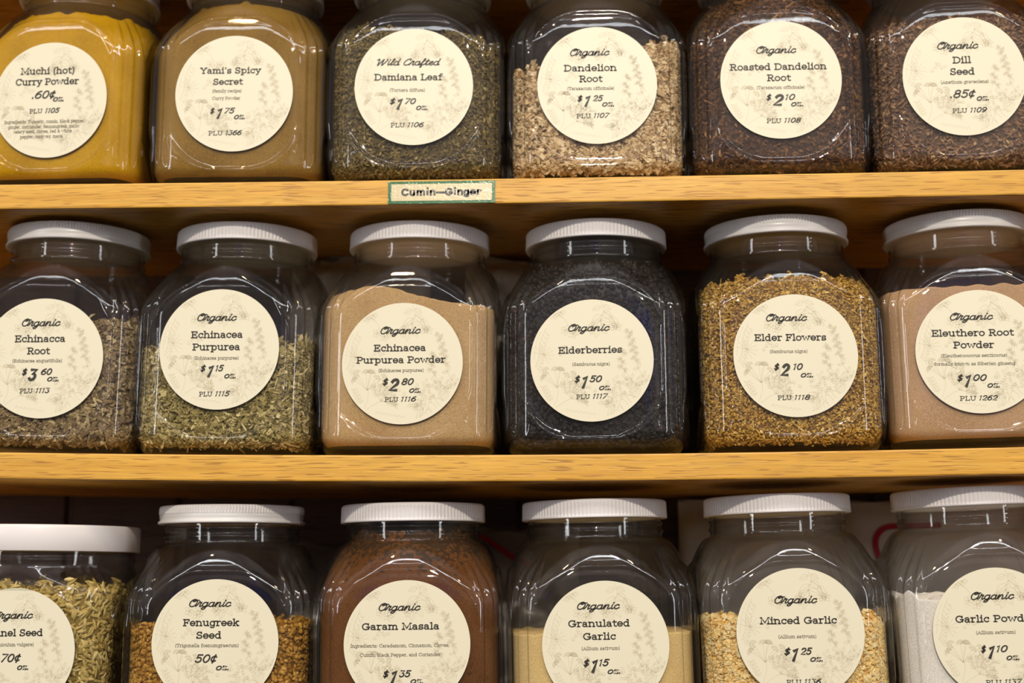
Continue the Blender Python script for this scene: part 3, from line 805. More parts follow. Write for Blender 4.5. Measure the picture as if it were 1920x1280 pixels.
def jar_body_mesh(hw=HW, neck=0.0505, zs=0.100, zt=0.151, top=0.170, nb=0.027, ptop=0.1268, pw=0.0487):
    na = 400
    th = np.arange(na) * 2 * pi / na
    z = np.concatenate([0.017 * (1 - np.cos(np.linspace(0, pi / 2, 13)))[:-1], np.linspace(0.017, zt, 110), np.linspace(zt, top, 26)[1:]])
    x, y = jar_shape(z, th, hw, neck, zs, zt, nb, ptop=ptop, pw=pw)
    # thread beads round the neck
    nk = (z > zt - 0.004)
    bead = 0.0016 * np.exp(-((z - (zt + 0.0045)) / 0.0016) ** 2) + 0.0012 * np.exp(-((z - (zt + 0.0105)) / 0.0012) ** 2)
    x = x + bead[:, None] * np.cos(th); y = y + bead[:, None] * np.sin(th)
    zz = np.repeat(z[:, None], na, 1)
    outer = np.stack([x, y, zz], -1).reshape(-1, 3)
    # inner wall, smooth
    nb_ = 160
    th2 = np.arange(nb_) * 2 * pi / nb_
    z2 = np.concatenate([0.0055 + 0.007 * (1 - np.cos(np.linspace(0, pi / 2, 7)))[:-1], np.linspace(0.0125, zt, 60), np.linspace(zt, top, 8)[1:]])
    x2, y2 = jar_shape(z2, th2, hw, neck, zs, zt, nb, inset=0.0026, detail=False)
    ft = np.clip((0.0125 - z2) / 0.007, 0, 1)
    sc = 1 - 0.10 * (1 - np.sqrt(1 - ft ** 2))
    x2 = x2 * sc[:, None]; y2 = y2 * sc[:, None]
    inner = np.stack([x2, y2, np.repeat(z2[:, None], nb_, 1)], -1).reshape(-1, 3)
    no = len(outer)
    f4 = np.concatenate([grid_faces(len(z), na), grid_faces(len(z2), nb_, no, True)])
    # floors (triangle fans)
    v = np.concatenate([outer, inner, [[0, 0, 0.0015], [0, 0, 0.0065]]])
    c0 = no + len(inner)
    j = np.arange(na); t1 = np.stack([j * 0 + c0, (j + 1) % na, j], -1)
    j = np.arange(nb_); t2 = np.stack([j * 0 + c0 + 1, no + j, no + (j + 1) % nb_], -1)
    return np_mesh('glass_body', v, f4, np.concatenate([t1, t2]), [GLASS])


def lathe(name, prof, m, na=360, rib=None):
    """prof: (r, z) from bottom to top; rib: (depth, count, z0, z1)"""
    th = np.arange(na) * 2 * pi / na
    r = np.array([p[0] for p in prof])[:, None] + 0 * th[None]
    z = np.array([p[1] for p in prof])[:, None] + 0 * th[None]
    if rib:
        d, cnt, z0, z1 = rib
        w = ((z > z0) & (z < z1))
        r = r - w * d * (0.5 + 0.5 * np.cos(cnt * th[None])) ** 2
    v = np.stack([r * np.cos(th), r * np.sin(th), z], -1).reshape(-1, 3)
    f4 = grid_faces(len(prof), na)
    v = np.concatenate([v, [[0, 0, prof[-1][1]], [0, 0, prof[0][1]]]])
    j = np.arange(na); o = (len(prof) - 1) * na
    t = np.concatenate([np.stack([o + j, o + (j + 1) % na, j * 0 + len(v) - 2], -1), np.stack([(j + 1) % na, j, j * 0 + len(v) - 1], -1)])
    return np_mesh(name, v, f4, t, [m])


BODY = jar_body_mesh()
WIDE_BODY = jar_body_mesh(hw=0.0672, neck=0.0655, zs=0.112, zt=0.134, top=0.150, nb=0.032, ptop=0.1165, pw=0.046)
Z0 = 0.1653; Z1 = 0.1790
zz = np.linspace(Z0 + .0016, Z1 - .0022, 8)
RIB_LID = lathe('screw_lid', [(.0520, Z0), (.0548, Z0), (.0552, Z0 + .0006), (.0552, Z0 + .0014)] + [(.0551 - .0003 * i / 7, q) for i, q in enumerate(zz)] +
                [(.0546, Z1 - .0014), (.0540, Z1 - .0006), (.0530, Z1), (.020, Z1)], PLASTIC, 960, (0.00055, 120, Z0 + .0015, Z1 - .0018))
ML = [(.0520, 0), (.0546, 0), (.0556, .0005), (.0558, .0014), (.0554, .0022), (.0545, .0026), (.0543, .0036), (.0546, .0050), (.0548, .0063),
      (.0545, .0069), (.0549, .0075), (.0551, .0083), (.0551, .0095), (.0551, .0108), (.0549, .0122), (.0543, .0133), (.0533, .0137), (.0515, .0135), (.051, .0129), (.02, .0129)]
METAL_LID = lathe('screw_lid', [(r_, Z0 + z_) for r_, z_ in ML], METAL, 960, (0.0009, 150, Z0 + .0078, Z0 + .0130))
SMOOTH_LID = lathe('screw_lid', [(.066, .1447), (.0690, .1447), (.0694, .1452), (.0694, .1620), (.0690, .1632), (.0680, .1640), (.03, .1640)], PLASTIC, 256)

# ---------------------------------------------------------------- contents
rng = np.random.default_rng(11)


def content_shape(level, hw=HW, neck=0.0505, zs=0.100, zt=0.151, nb=0.027, ins=0.0030):
    """body of a filling: wall rows up to a top surface height level(x, y)"""
    na = 200
    th = np.arange(na) * 2 * pi / na
    base = np.concatenate([0.0072 + 0.006 * (1 - np.cos(np.linspace(0, pi / 2, 6)))[:-1], np.linspace(0.0132, 1.0, 60)])
    # parametrise wall rows 0..1 then scale by the local level
    t = np.concatenate([np.linspace(0, .06, 8)[:-1], np.linspace(.06, 1, 70)])
    xw, yw = jar_shape(np.array([0.06]), th, hw, neck, zs, zt, nb, inset=ins, detail=False)
    top = level(xw[0], yw[0])                       # top height round the wall
    Z = 0.0078 + t[:, None] * (top[None, :] - 0.0078)
    X = np.zeros_like(Z); Y = np.zeros_like(Z)
    # evaluate shape per point: interpolate on a dense height table
    zt_ = np.linspace(0.0, 0.168, 240)
    tx, ty = jar_shape(zt_, th, hw, neck, zs, zt, nb, inset=ins, detail=False)
    for k in range(na):
        X[:, k] = np.interp(Z[:, k], zt_, tx[:, k]); Y[:, k] = np.interp(Z[:, k], zt_, ty[:, k])
    q = np.clip((0.0135 - Z) / 0.007, 0, 1)
    sc = 1 - 0.10 * (1 - np.sqrt(1 - q ** 2))
    X *= sc; Y *= sc
    rows = [np.stack([X, Y, Z], -1)]
    for s in (0.97, 0.9, 0.78, 0.6, 0.4, 0.2, 0.05):
        xs = X[-1] * s; ys = Y[-1] * s
        rows.append(np.stack([xs, ys, level(xs, ys)], -1)[None])
    v = np.concatenate(rows, 0)
    nr = v.shape[0]
    v = v.reshape(-1, 3)
    return v, grid_faces(nr, na), (X, Y, Z), nr, na


def lv(h, sx=0.0, rough=0.001, seed=0, bump=None):
    rs = np.random.default_rng(seed)
    ph = rs.random((6, 3))

    def f(x, y):
        z = h + sx * x
        for a, b, c in ph:
            z = z + rough * np.sin(x * (120 + 300 * a) + 6 * b) * np.sin(y * (120 + 300 * b) + 6 * c)
        if bump is not None:
            z = z + bump[1] * np.exp(-((x - bump[0]) / bump[2]) ** 2)
        return np.minimum(z, 0.162)
    return f


def tmpl_seed(nl=7, nr=6, power=1.0):
    v = []; f = []
    for i in range(1, nl):
        t = i / nl
        r = sin(pi * t) ** power
        for j in range(nr):
            a = 2 * pi * j / nr
            v.append((t * 2 - 1, r * cos(a), r * sin(a)))
    n = len(v)
    v += [(-1, 0, 0), (1, 0, 0)]
    f4 = [(i * nr + j, i * nr + (j + 1) % nr, (i + 1) * nr + (j + 1) % nr, (i + 1) * nr + j) for i in range(nl - 2) for j in range(nr)]
    f3 = [(n, (j + 1) % nr, j) for j in range(nr)] + [(n + 1, (nl - 2) * nr + j, (nl - 2) * nr + (j + 1) % nr) for j in range(nr)]
    return np.array(v, float), np.array(f4), np.array(f3)


def tmpl_chip():
    v = np.array([(-1, -1, -1), (1, -.9, -1), (.9, 1, -1), (-.8, .9, -1), (-.9, -.8, 1), (1, -1, 1), (.8, .9, 1), (-1, 1, 1)], float)
    f4 = np.array([(0, 3, 2, 1), (4, 5, 6, 7), (0, 1, 5, 4), (1, 2, 6, 5), (2, 3, 7, 6), (3, 0, 4, 7)])
    return v, f4, np.zeros((0, 3), int)


def tmpl_curl():
    """a bent shaving: a strip of 4 segments, with thickness"""
    v = []; f = []
    for i in range(5):
        t = i / 4 * 2 - 1
        for s in (-1, 1):
            for h in (-.35, .35):
                v.append((t, s * (1 - .35 * t * t), h + .9 * t * t - .3))
    for i in range(4):
        a = 4 * i
        f += [(a, a + 4, a + 6, a + 2), (a + 1, a + 3, a + 7, a + 5), (a, a + 1, a + 5, a + 4), (a + 2, a + 6, a + 7, a + 3)]
    f += [(0, 2, 3, 1), (16, 17, 19, 18)]
    return np.array(v, float), np.array(f), np.zeros((0, 3), int)


TM = {'seed': tmpl_seed(), 'grain': tmpl_seed(5, 6, .7), 'husk': tmpl_seed(8, 6, .72), 'berry': tmpl_seed(6, 8, .5), 'chip': tmpl_chip(), 'curl': tmpl_curl()}


def scatter(surf, level, specs, mats, base_tint, jit_seed, name):
    """specs: (template, count, (lx, ly, lz), size spread, out-of-wall tilt, shape jitter, tint mean, tint spread)"""
    v, f4, (X, Y, Z), nr, na = surf
    rs = np.random.default_rng(jit_seed)
    # wall samples: outward normals by finite differences; keep the sides one can see (front three quarters)
    P = np.stack([X, Y, Z], -1)
    dth = np.roll(P, -1, 1) - np.roll(P, 1, 1)
    dz = np.gradient(P, axis=0)
    nrm = np.cross(dth, dz); nrm /= np.linalg.norm(nrm, axis=-1, keepdims=True) + 1e-12
    area = np.linalg.norm(np.cross(dth, dz), axis=-1)
    ang = np.arctan2(Y, X)
    wgt = area * (np.sin(ang) < 0.45)
    wgt = wgt.ravel() / wgt.sum()
    VS = [v]; F4 = [f4]; F3 = [np.zeros((0, 3), int)]
    TT = [np.full(len(v), base_tint) + rs.normal(0, .05, len(v))]
    off = len(v)
    for tm, cnt, size, spread, tilt, jit, tmean, tsd in specs:
        tv, tf4, tf3 = TM[tm]
        ntop = int(cnt * 0.16)
        nw = cnt - ntop
        idx = rs.choice(len(wgt), nw, p=wgt)
        pos = P.reshape(-1, 3)[idx] + rs.normal(0, 1, (nw, 3)) * 0.0010
        nor = nrm.reshape(-1, 3)[idx]
        s = np.exp(rs.normal(0, spread, (cnt, 3))) * np.array(size)
        # in the top surface
        a = rs.random(ntop) * 2 * pi; r = np.sqrt(rs.random(ntop)) * 0.95
        ia = (a / (2 * pi) * na).astype(int) % na
        tx = X[-1][ia] * r; ty = Y[-1][ia] * r
        pos = np.concatenate([pos, np.stack([tx, ty, level(tx, ty)], -1)])
        nor = np.concatenate([nor, np.tile([0, 0, 1.0], (ntop, 1))])
        depth = np.concatenate([-np.abs(rs.normal(0, .0012, nw)) + 0.0010, rs.normal(0, .001, ntop)])
        pos = pos + nor * depth[:, None]
        nor = nor + rs.normal(0, tilt, (cnt, 3)); nor /= np.linalg.norm(nor, axis=1, keepdims=True)
        t = rs.normal(0, 1, (cnt, 3)); t -= nor * (t * nor).sum(1, keepdims=True); t /= np.linalg.norm(t, axis=1, keepdims=True)
        b = np.cross(nor, t)
        loc = tv[None] * (1 + rs.normal(0, jit, (cnt, len(tv), 3))) * s[:, None, :]
        pn = np.concatenate([nrm.reshape(-1, 3)[idx], np.tile([0, 0, 1.0], (ntop, 1))])
        w = pos[:, None, :] + loc[..., 0:1] * t[:, None] + loc[..., 1:2] * b[:, None] + loc[..., 2:3] * nor[:, None]
        # keep every piece behind the glass
        out = ((w - P.reshape(-1, 3)[idx][:, None] if ntop == 0 else np.concatenate([w[:nw] - P.reshape(-1, 3)[idx][:, None], np.zeros((ntop, len(tv), 3))])) * pn[:, None]).sum(-1).max(1) - 0.0024
        w = w - (np.maximum(out, 0) * (np.arange(cnt) < nw))[:, None, None] * pn[:, None]
        k = len(tv)
        o = off + np.arange(cnt)[:, None, None] * k
        VS.append(w.reshape(-1, 3))
        F4.append((tf4[None] + o).reshape(-1, 4))
        if len(tf3): F3.append((tf3[None] + o).reshape(-1, 3))
        tn = np.clip(rs.normal(tmean, tsd, cnt), 0, 1)
        TT.append(np.repeat(tn, k))
        off += cnt * k
    V = np.concatenate(VS)
    return np_mesh(name, V, np.concatenate(F4), np.concatenate(F3), mats, np.concatenate(TT), smooth=False)


def hexc(h):
    c = [int(h[i:i + 2], 16) / 255 for i in (0, 2, 4)]
    return tuple((x / 12.92 if x <= .04045 else ((x + .055) / 1.055) ** 2.4) for x in c)


# ---------------------------------------------------------------- every jar
JARS = []
GROUP = 'glass spice jars on the shelves'
FILLGROUP = 'spice and herb fillings of the jars'


def jar(row, lx, lz, rot, roll, lid, lab, desc, fill, wide=False):
    """lx, lz: world place of the label centre"""
    rt = R(rot)
    ax = lx - sin(rt) * 0.0673
    ay = 0.0078 + 0.0673
    bz = shelf_z(row, ax)
    tl = -math.atan(slope(row, ax))
    o = empty('spice_jar', (ax, ay, bz + 0.0004), (0, tl, rt))
    tag(o, desc, 'jar', GROUP)
    zk = 1.02 if row == 0 else 1.0
    o.scale = (1, 1, zk)
    link('glass_body', WIDE_BODY if wide else BODY, o)
    lm = {'rib': RIB_LID, 'metal': METAL_LID, 'smooth': SMOOTH_LID}[lid]
    L = link('screw_lid', lm, o, rot=(0, 0, rng.random() * 6))
    L['label'] = {'rib': 'white ribbed plastic lid', 'metal': 'white metal lid with knurled rim', 'smooth': 'wide smooth white plastic lid'}[lid]
    hwj = 0.0672 if wide else HW
    y = -(hwj - (HW - FLAT)) - 0.00036 - 0.0002
    P = link('paper_label', label_mesh(*lab), o, (0, y, (lz - bz) / zk), (0, R(-roll), 0))
    P['label'] = 'round cream paper label with black print'
    if fill:
        name, fdesc, fcat, me = fill
        c = link(name, me, None, (ax, ay, bz + 0.0004), (0, tl, rt))
        tag(c, fdesc, fcat, FILLGROUP, 'stuff')
    return o


WK = dict(hw=0.0672, neck=0.0655, zs=0.112, zt=0.134, nb=0.032)


def powder(name, level, m, wide=False):
    v, f4, _, nr, na = content_shape(level, **(WK if wide else {}))
    return np_mesh(name, v, f4, None, [m])


def chips(name, level, specs, m, base, seed, wide=False):
    surf = content_shape(level, ins=0.0054, **(WK if wide else {}))
    return scatter(surf, level, specs, [m], base, seed, name)


# --- top row
curry = powder('curry_powder', lv(0.142, 0, .001, 1), powder_material('turmeric_yellow_powder', hexc('b48400'), hexc('d6a200'), 700, .3, .5))
jar(0, -.4022, .3583, -3, -0.3, 'metal', (93, 188, 218, [
    T('Muchi (hot)', 33, 137, 139.5), T('Curry Powder', 25, 147, 160)] + CT('.60\u00a2', 58, 104, 186, (99, 120), 192) + PLU('1105', 55, 114, 213.5) +
    [SM('Ingredients: Tumeric, cumin, black pepper,', 8, 163, 232), SM('ginger, corriander, fennungreek, garlic', 16, 153, 241.5), SM('celery seed, cloves, red & white', 27, 139, 250.5), SM('pepper, caraway, mace.', 40, 123, 260)]),
    'square glass jar of bright yellow curry powder, leftmost on the top shelf',
    ('curry_powder', 'bright yellow curry powder filling the leftmost top-shelf jar', 'powder', curry))

yami = powder('curry_powder', lv(0.150, 0, .001, 2), powder_material('brown_curry_powder', hexc('7c5a20'), hexc('a07c34'), 900, .4, .4))
jar(0, -.2596, .3612, 1, 0.1, 'rib', (438.7, 176, 220.5, [
    T("Yami's Spicy", 373, 489, 138.6, 12.3), T('Secret', 399, 455, 160, 12.3), SM('(family recipe)', 398, 452.5, 174.5), SM('Curry Powder', 398, 451, 188.5)] +
    PR('$', '1', '75', (395, 403.5, 407.5, 419.4, 422, 442), 203.4, 225, (440, 460.6), 226) + PLU('1366', 393, 456, 256)),
    'square glass jar of tan-brown curry powder beside the yellow jar, top shelf',
    ('curry_powder', 'tan-brown curry powder filling its top-shelf jar to the neck', 'powder', yami))

dm = chip_material('damiana_leaf_bits', [(0, hexc('32270f')), (.35, hexc('625228')), (.65, hexc('8a7644')), (1, hexc('bca86e'))], gain=1.1)
dl = lv(.120, -.10, .002, 3)
jar(0, -.1220, .3643, 1, -0.4, 'rib', (776, 163.3, 225.5, [
    SC('Wild Crafted', 705, 827.3, 122.7, 14), T('Damiana Leaf', 700, 831, 151.7), SM('(Turnera diffusa)', 730.7, 797.3, 173.3)] +
    PR('$', '1', '70', (731, 742, 744, 757, 760, 781), 185.7, 208.7, (781, 803), 209.3) + PLU('1106', 733.3, 796.7, 242.3)),
    'square glass jar of grey-green chopped damiana leaf above the green-bordered shelf tag',
    ('damiana_leaf', 'fine grey-green chopped leaf in the jar above the green-bordered tag', 'herb',
     chips('damiana_leaf', dl, [('chip', 15750, (.0016, .00045, .00035), .35, .35, .2, .42, .2), ('curl', 7350, (.0016, .0006, .0004), .3, .4, .15, .5, .2), ('chip', 500, (.0024, .0008, .0004), .3, .3, .2, .75, .12)], dm, .12, 3)))

dn = chip_material('dandelion_root_bits', [(0, hexc('3a2611')), (.3, hexc('8c6c42')), (.6, hexc('c8ac80')), (1, hexc('e8d6b4'))])
jar(0, .0168, .3632, 0, -0.3, 'rib', (1120, 160.6, 225.8, [
    SC('Organic', 1069, 1144, 104), T('Dandelion', 1057, 1157.7, 134), T('Root', 1086, 1130.7, 155), SM('(Taraxacum officinale)', 1064, 1152, 170)] +
    PR('$', '1', '25', (1082.7, 1092.7, 1095.7, 1109, 1111, 1132), 180, 203, (1129, 1151.7), 202.7) + PLU('1107', 1080.7, 1144, 224.3)),
    'square glass jar about two thirds full of pale cream dandelion root chips, top shelf',
    ('dandelion_root', 'pale cream and brown root chips sloping up to the right in a top-shelf jar', 'herb',
     chips('dandelion_root', lv(.096, .19, .003, 4), [('chip', 6300, (.0021, .0015, .0009), .35, .5, .28, .6, .22), ('curl', 2625, (.0027, .0016, .0010), .3, .5, .2, .62, .2), ('chip', 4550, (.0011, .0009, .0006), .3, .6, .25, .4, .2)], dn, .08, 4)))

rd = chip_material('roasted_root_bits', [(0, hexc('1c0f08')), (.4, hexc('4a2d18')), (.7, hexc('79532c')), (1, hexc('b98a50'))])
jar(0, .1544, .3653, -1, -0.7, 'rib', (1465.1, 150, 225.5, [
    SC('Organic', 1420, 1495, 100), T('Roasted Dandelion', 1370, 1550.7, 132), T('Root', 1439, 1484, 153.3), SM('(Taraxacum officinale)', 1420, 1508.7, 168.3)] +
    PR('$', '2', '10', (1437, 1447, 1448, 1470, 1472.7, 1491), 177.7, 201, (1482.7, 1505), 202.3) + PLU('1108', 1436.7, 1500.7, 233.3)),
    'square glass jar full of dark brown roasted dandelion root on the top shelf',
    ('roasted_dandelion_root', 'dark brown roasted root flakes filling a top-shelf jar', 'herb',
     chips('roasted_dandelion_root', lv(.146, 0, .002, 5), [('chip', 11375, (.0016, .0010, .0006), .35, .5, .28, .38, .18), ('curl', 5250, (.0021, .0010, .0007), .35, .5, .2, .45, .2), ('curl', 350, (.0034, .0012, .0008), .3, .4, .2, .85, .1)], rd, .15, 5)))

ds = chip_material('dill_seed', [(0, hexc('2b1a0e')), (.4, hexc('664830')), (.7, hexc('8f6c4c')), (1, hexc('bd9a6c'))])
jar(0, .2900, .3658, -2, -0.6, 'rib', (1809, 143.6, 222, [
    SC('Organic', 1762.7, 1837, 93), T('Dill', 1789, 1823, 120), T('Seed', 1784, 1828, 141.7), SM('(Anethum graveolens)', 1766.7, 1852, 157.7)] +
    CT('.85\u00a2', 1781.7, 1828, 185, (1829, 1851), 191) + PLU('1109', 1784.7, 1847, 212.7)),
    'square glass jar of small oval brown dill seed, rightmost on the top shelf',
    ('dill_seed', 'small oval brown dill seeds in the rightmost top-shelf jar', 'seeds',
     chips('dill_seed', lv(.120, .04, .0015, 6), [('husk', 12000, (.0022, .00088, .0006), .12, .3, .05, .5, .2)], ds, .15, 6)))

# --- middle row
er = chip_material('echinacea_root_bits', [(0, hexc('251a10')), (.35, hexc('66533a')), (.65, hexc('96815c')), (1, hexc('cbb88c'))])
jar(1, -.3980, .1583, 2.1, 1.4, 'metal', (77, 672, 222, [
    SC('Organic', 35.6, 107, 613.3), T('Echinacca', 24, 117, 642.7), T('Root', 47.7, 90.3, 665.4), SM('(Echinacea angustifolia)', 22, 112.7, 680)] +
    PR('$', '3', '60', (40.4, 50.3, 51.4, 70.5, 75, 96), 691, 715, (87, 108.3), 715.7) + PLU('1113', 37.8, 94, 737)),
    'square glass jar of coarse grey-brown root with metal lid, leftmost on the middle shelf',
    ('echinacea_root', 'coarse grey-brown cut root in the leftmost middle-shelf jar', 'herb',
     chips('echinacea_root', lv(.098, .0, .002, 7), [('chip', 8400, (.0022, .0011, .0008), .35, .5, .28, .5, .2), ('curl', 2800, (.0028, .0012, .0009), .3, .5, .2, .55, .2), ('chip', 600, (.0045, .0006, .0005), .3, .3, .2, .75, .12)], er, .08, 7)))

ep = chip_material('echinacea_herb_bits', [(0, hexc('2a2412')), (.3, hexc('66592e')), (.6, hexc('9c8b56')), (1, hexc('dccb98'))])
jar(1, -.2652, .1641, -1.8, 0.3, 'rib', (409, 655.3, 222.2, [
    SC('Organic', 366, 440, 603.7), T('Echinacea', 355.5, 452, 635.3), T('Purpurea', 359, 447.7, 658), SM('(Echinacea purpurea)', 363, 446, 675)] +
    PR('$', '1', '15', (375.7, 386, 388.5, 402.5, 404, 419.8), 684.5, 708, (420.5, 441.8), 710) + PLU('1115', 375, 433, 742.5)),
    'square glass jar half full of green and straw-coloured herb on the middle shelf',
    ('echinacea_herb', 'green and straw-coloured herb slivers half filling the second middle-shelf jar', 'herb',
     chips('echinacea_herb', lv(.080, .06, .003, 8), [('chip', 4550, (.0034, .0006, .0005), .4, .4, .22, .6, .22), ('curl', 3325, (.0025, .0013, .0007), .35, .45, .2, .5, .2), ('chip', 5250, (.0015, .0011, .0005), .35, .5, .28, .42, .2), ('chip', 350, (.0024, .0011, .0010), .2, .4, .2, .95, .05)], ep, .08, 8)))

epw = powder('echinacea_powder', lv(.116, -.09, .0004, 9, (-.018, .009, .03)), powder_material('tan_root_powder', hexc('b28a5a'), hexc('d2b07e'), 800, .35, .3))
jar(1, -.1285, .1526, -3.8, -0.2, 'rib', (753.5, 681.7, 229.5, [
    SC('Organic', 711, 787.8, 626.6), T('Echinacea', 698.8, 798, 659.4), T('Purpurea Powder', 666, 836, 682), SM('(Echinacea purpurea)', 709, 794.4, 698.4)] +
    PR('$', '2', '80', (717, 728.4, 728, 749.4, 752.8, 776.6), 710, 735.3, (767.8, 789.7), 738) + PLU('1116', 721.8, 782, 754.4)),
    'square glass jar of sandy tan powder with sloping top, third on the middle shelf',
    ('echinacea_powder', 'sandy tan powder with a sloping top in the third middle-shelf jar', 'powder', epw))

eb = chip_material('elderberry_skins', [(0, hexc('0c0a0c')), (.5, hexc('201a1a')), (.8, hexc('382c28')), (.9, hexc('6a3c20')), (1, hexc('a4622c'))], .5, gain=.75)
jar(1, .0110, .1539, -4.4, -0.3, 'rib', (1110.5, 676, 233, [
    SC('Organic', 1066, 1145.3, 620.9), T('Elderberries', 1047, 1168, 663), SM('(Sambucus nigra)', 1074, 1144.4, 686.5)] +
    PR('$', '1', '50', (1077.8, 1088.7, 1091, 1104.6, 1106, 1130), 705, 730.4, (1123.8, 1146), 733.8) + PLU('1117', 1080.6, 1141.6, 749.7)),
    'square glass jar full of blackish dried elderberries, middle shelf',
    ('dried_elderberries', 'blackish wrinkled dried elderberries filling a middle-shelf jar', 'berries',
     chips('dried_elderberries', lv(.141, 0, .002, 10), [('berry', 7350, (.0022, .0020, .0018), .15, .6, .10, .4, .16), ('berry', 60, (.0019, .0018, .0017), .1, .6, .05, .97, .03), ('chip', 500, (.0022, .0006, .0005), .3, .4, .2, .8, .1)], eb, .1, 10)))

ef = chip_material('elder_flower_bits', [(0, hexc('4a300c')), (.3, hexc('8c6420')), (.6, hexc('bb9440')), (1, hexc('e6cd84'))])
jar(1, .1592, .1564, 1.2, -0.5, 'metal', (1494, 667, 233.6, [
    SC('Organic', 1440.5, 1518, 602), T('Elder Flowers', 1417.4, 1552.5, 639.5), SM('(Sambucus nigra)', 1446, 1516, 662.5)] +
    PR('$', '2', '10', (1452.6, 1463, 1463.6, 1483, 1489, 1507), 682, 707, (1502, 1525), 709.5) + PLU('1118', 1457.4, 1518.7, 751.7)),
    'square glass jar of golden yellow elder flowers with metal lid, middle shelf',
    ('elder_flowers', 'golden yellow crumbly elder flowers in a middle-shelf jar', 'herb',
     chips('elder_flowers', lv(.126, .0, .002, 11), [('grain', 19250, (.0011, .0009, .0008), .3, .7, .15, .52, .2), ('chip', 6125, (.0019, .00032, .0003), .35, .5, .2, .65, .18), ('chip', 4375, (.0011, .0009, .0004), .3, .6, .25, .4, .22)], ef, .08, 11)))

el = powder('eleuthero_powder', lv(.119, 0, .0004, 12), powder_material('pinkish_tan_powder', hexc('b08a62'), hexc('cfa880'), 900, .25, .3))
jar(1, .2916, .1585, -6.2, -1.7, 'metal', (1841, 659, 233, [
    SC('Organic', 1789.4, 1867.6, 600), T('Eleuthero Root', 1754.8, 1904, 630.5), T('Powder', 1793.4, 1867.6, 653.3), SM('(Eleutherococcus senticocus)', 1771, 1889.6, 669.8),
    SM('formally known as Siberian ginseng', 1758, 1904, 685.3)] +
    PR('$', '1', '00', (1798.5, 1809, 1811.8, 1825, 1827, 1851.8), 702, 727, (1851.8, 1874), 728) + PLU('1262', 1801.5, 1870, 751.7)),
    'square glass jar of pinkish tan powder with metal lid, rightmost on the middle shelf',
    ('eleuthero_powder', 'pinkish tan powder with a level top in the rightmost middle-shelf jar', 'powder', el))

# --- lowest row
fs = chip_material('fennel_seed', [(0, hexc('5a481a')), (.35, hexc('9c8444')), (.65, hexc('c2aa66')), (1, hexc('e4d49a'))])
jar(2, -.4082, -.0550, 2.9, 0.8, 'smooth', (21, 1222, 231.8, [
    SC('Organic', -20, 56.8, 1163), T('Fennel Seed', -36, 76.5, 1194.8), SM('(Foeniculum vulgare)', -20, 60, 1212.7)] + CT('.70\u00a2', -5, 38, 1241.8, (31.6, 52.5), 1256)),
    'wide-mouthed glass jar of pale green fennel seed with broad smooth white lid',
    ('fennel_seed', 'pale green ridged fennel seeds in the wide-mouthed lowest-shelf jar', 'seeds',
     chips('fennel_seed', lv(.116, .0, .0025, 13), [('husk', 6500, (.0040, .00125, .0011), .14, .3, .05, .55, .2)], fs, .1, 13, True)), wide=True)

fg = chip_material('fenugreek_seed', [(0, hexc('5c3a08')), (.35, hexc('9c6c1c')), (.65, hexc('c4923a')), (1, hexc('e4bc6c'))], .5, gain=1.0)
jar(2, -.2599, -.0487, 5.5, -0.1, 'metal', (404, 1206, 231.8, [
    SC('Organic', 354, 431.5, 1141), T('Fenugreek', 344, 447.4, 1175.7), T('Seed', 369.4, 415, 1198.4), SM('(Trigonella foenumgraecum)', 331.7, 447, 1213.5)] +
    CT('50\u00a2', 368, 409, 1242, (406.8, 430), 1255.5)),
    'square glass jar half full of amber fenugreek seed with metal lid',
    ('fenugreek_seed', 'chunky amber fenugreek seeds half filling the second lowest-shelf jar', 'seeds',
     chips('fenugreek_seed', lv(.089, .02, .0015, 14), [('grain', 9100, (.0020, .0014, .0012), .15, .5, .12, .55, .2)], fg, .1, 14)))

gm = powder('garam_masala', lv(.157, 0, .001, 15), powder_material('rusty_brown_powder', hexc('522e10'), hexc('7a4c22'), 850, .45, .4, dusty=.118))
jar(2, -.1213, -.0493, 2.7, -0.1, 'rib', (765.7, 1208.5, 237.1, [
    SC('Organic', 712, 791, 1147), T('Garam Masala', 681, 826, 1182), SM('Ingredients: Caradamom, Cinnamon, Cloves,', 660, 845, 1213.8), SM('Cumin, Black Pepper, and Coriander', 678, 829, 1230.6)] +
    PR('$', '1', '35', (721, 732, 735, 749, 750.7, 774), 1255.5, 1281, (772, 795.6), 1281)),
    'square glass jar filled with rusty brown garam masala powder, third on the lowest shelf',
    ('garam_masala', 'rusty brown spice powder filling the third lowest-shelf jar', 'powder', gm))

gg = powder('granulated_garlic', lv(.083, -.01, .0004, 16), powder_material('cream_garlic_granules', hexc('d8ae6c'), hexc('f6d898'), 1100, .6, .2))
jar(2, .0203, -.0497, 3.8, -0.4, 'rib', (1140, 1210.5, 237.3, [
    SC('Organic', 1087.7, 1168, 1145), T('Granulated', 1070.8, 1185.8, 1176.8), T('Garlic', 1098, 1159, 1200.5), SM('(Allium sativum)', 1095, 1165.7, 1218.9)] +
    PR('$', '1', '15', (1097.4, 1109, 1112, 1126, 1127, 1146.7), 1235, 1261, (1142, 1165.7), 1263)),
    'square glass jar half full of fine cream garlic granules, lowest shelf',
    ('granulated_garlic', 'fine cream garlic granules half filling a lowest-shelf jar', 'granules', gg))

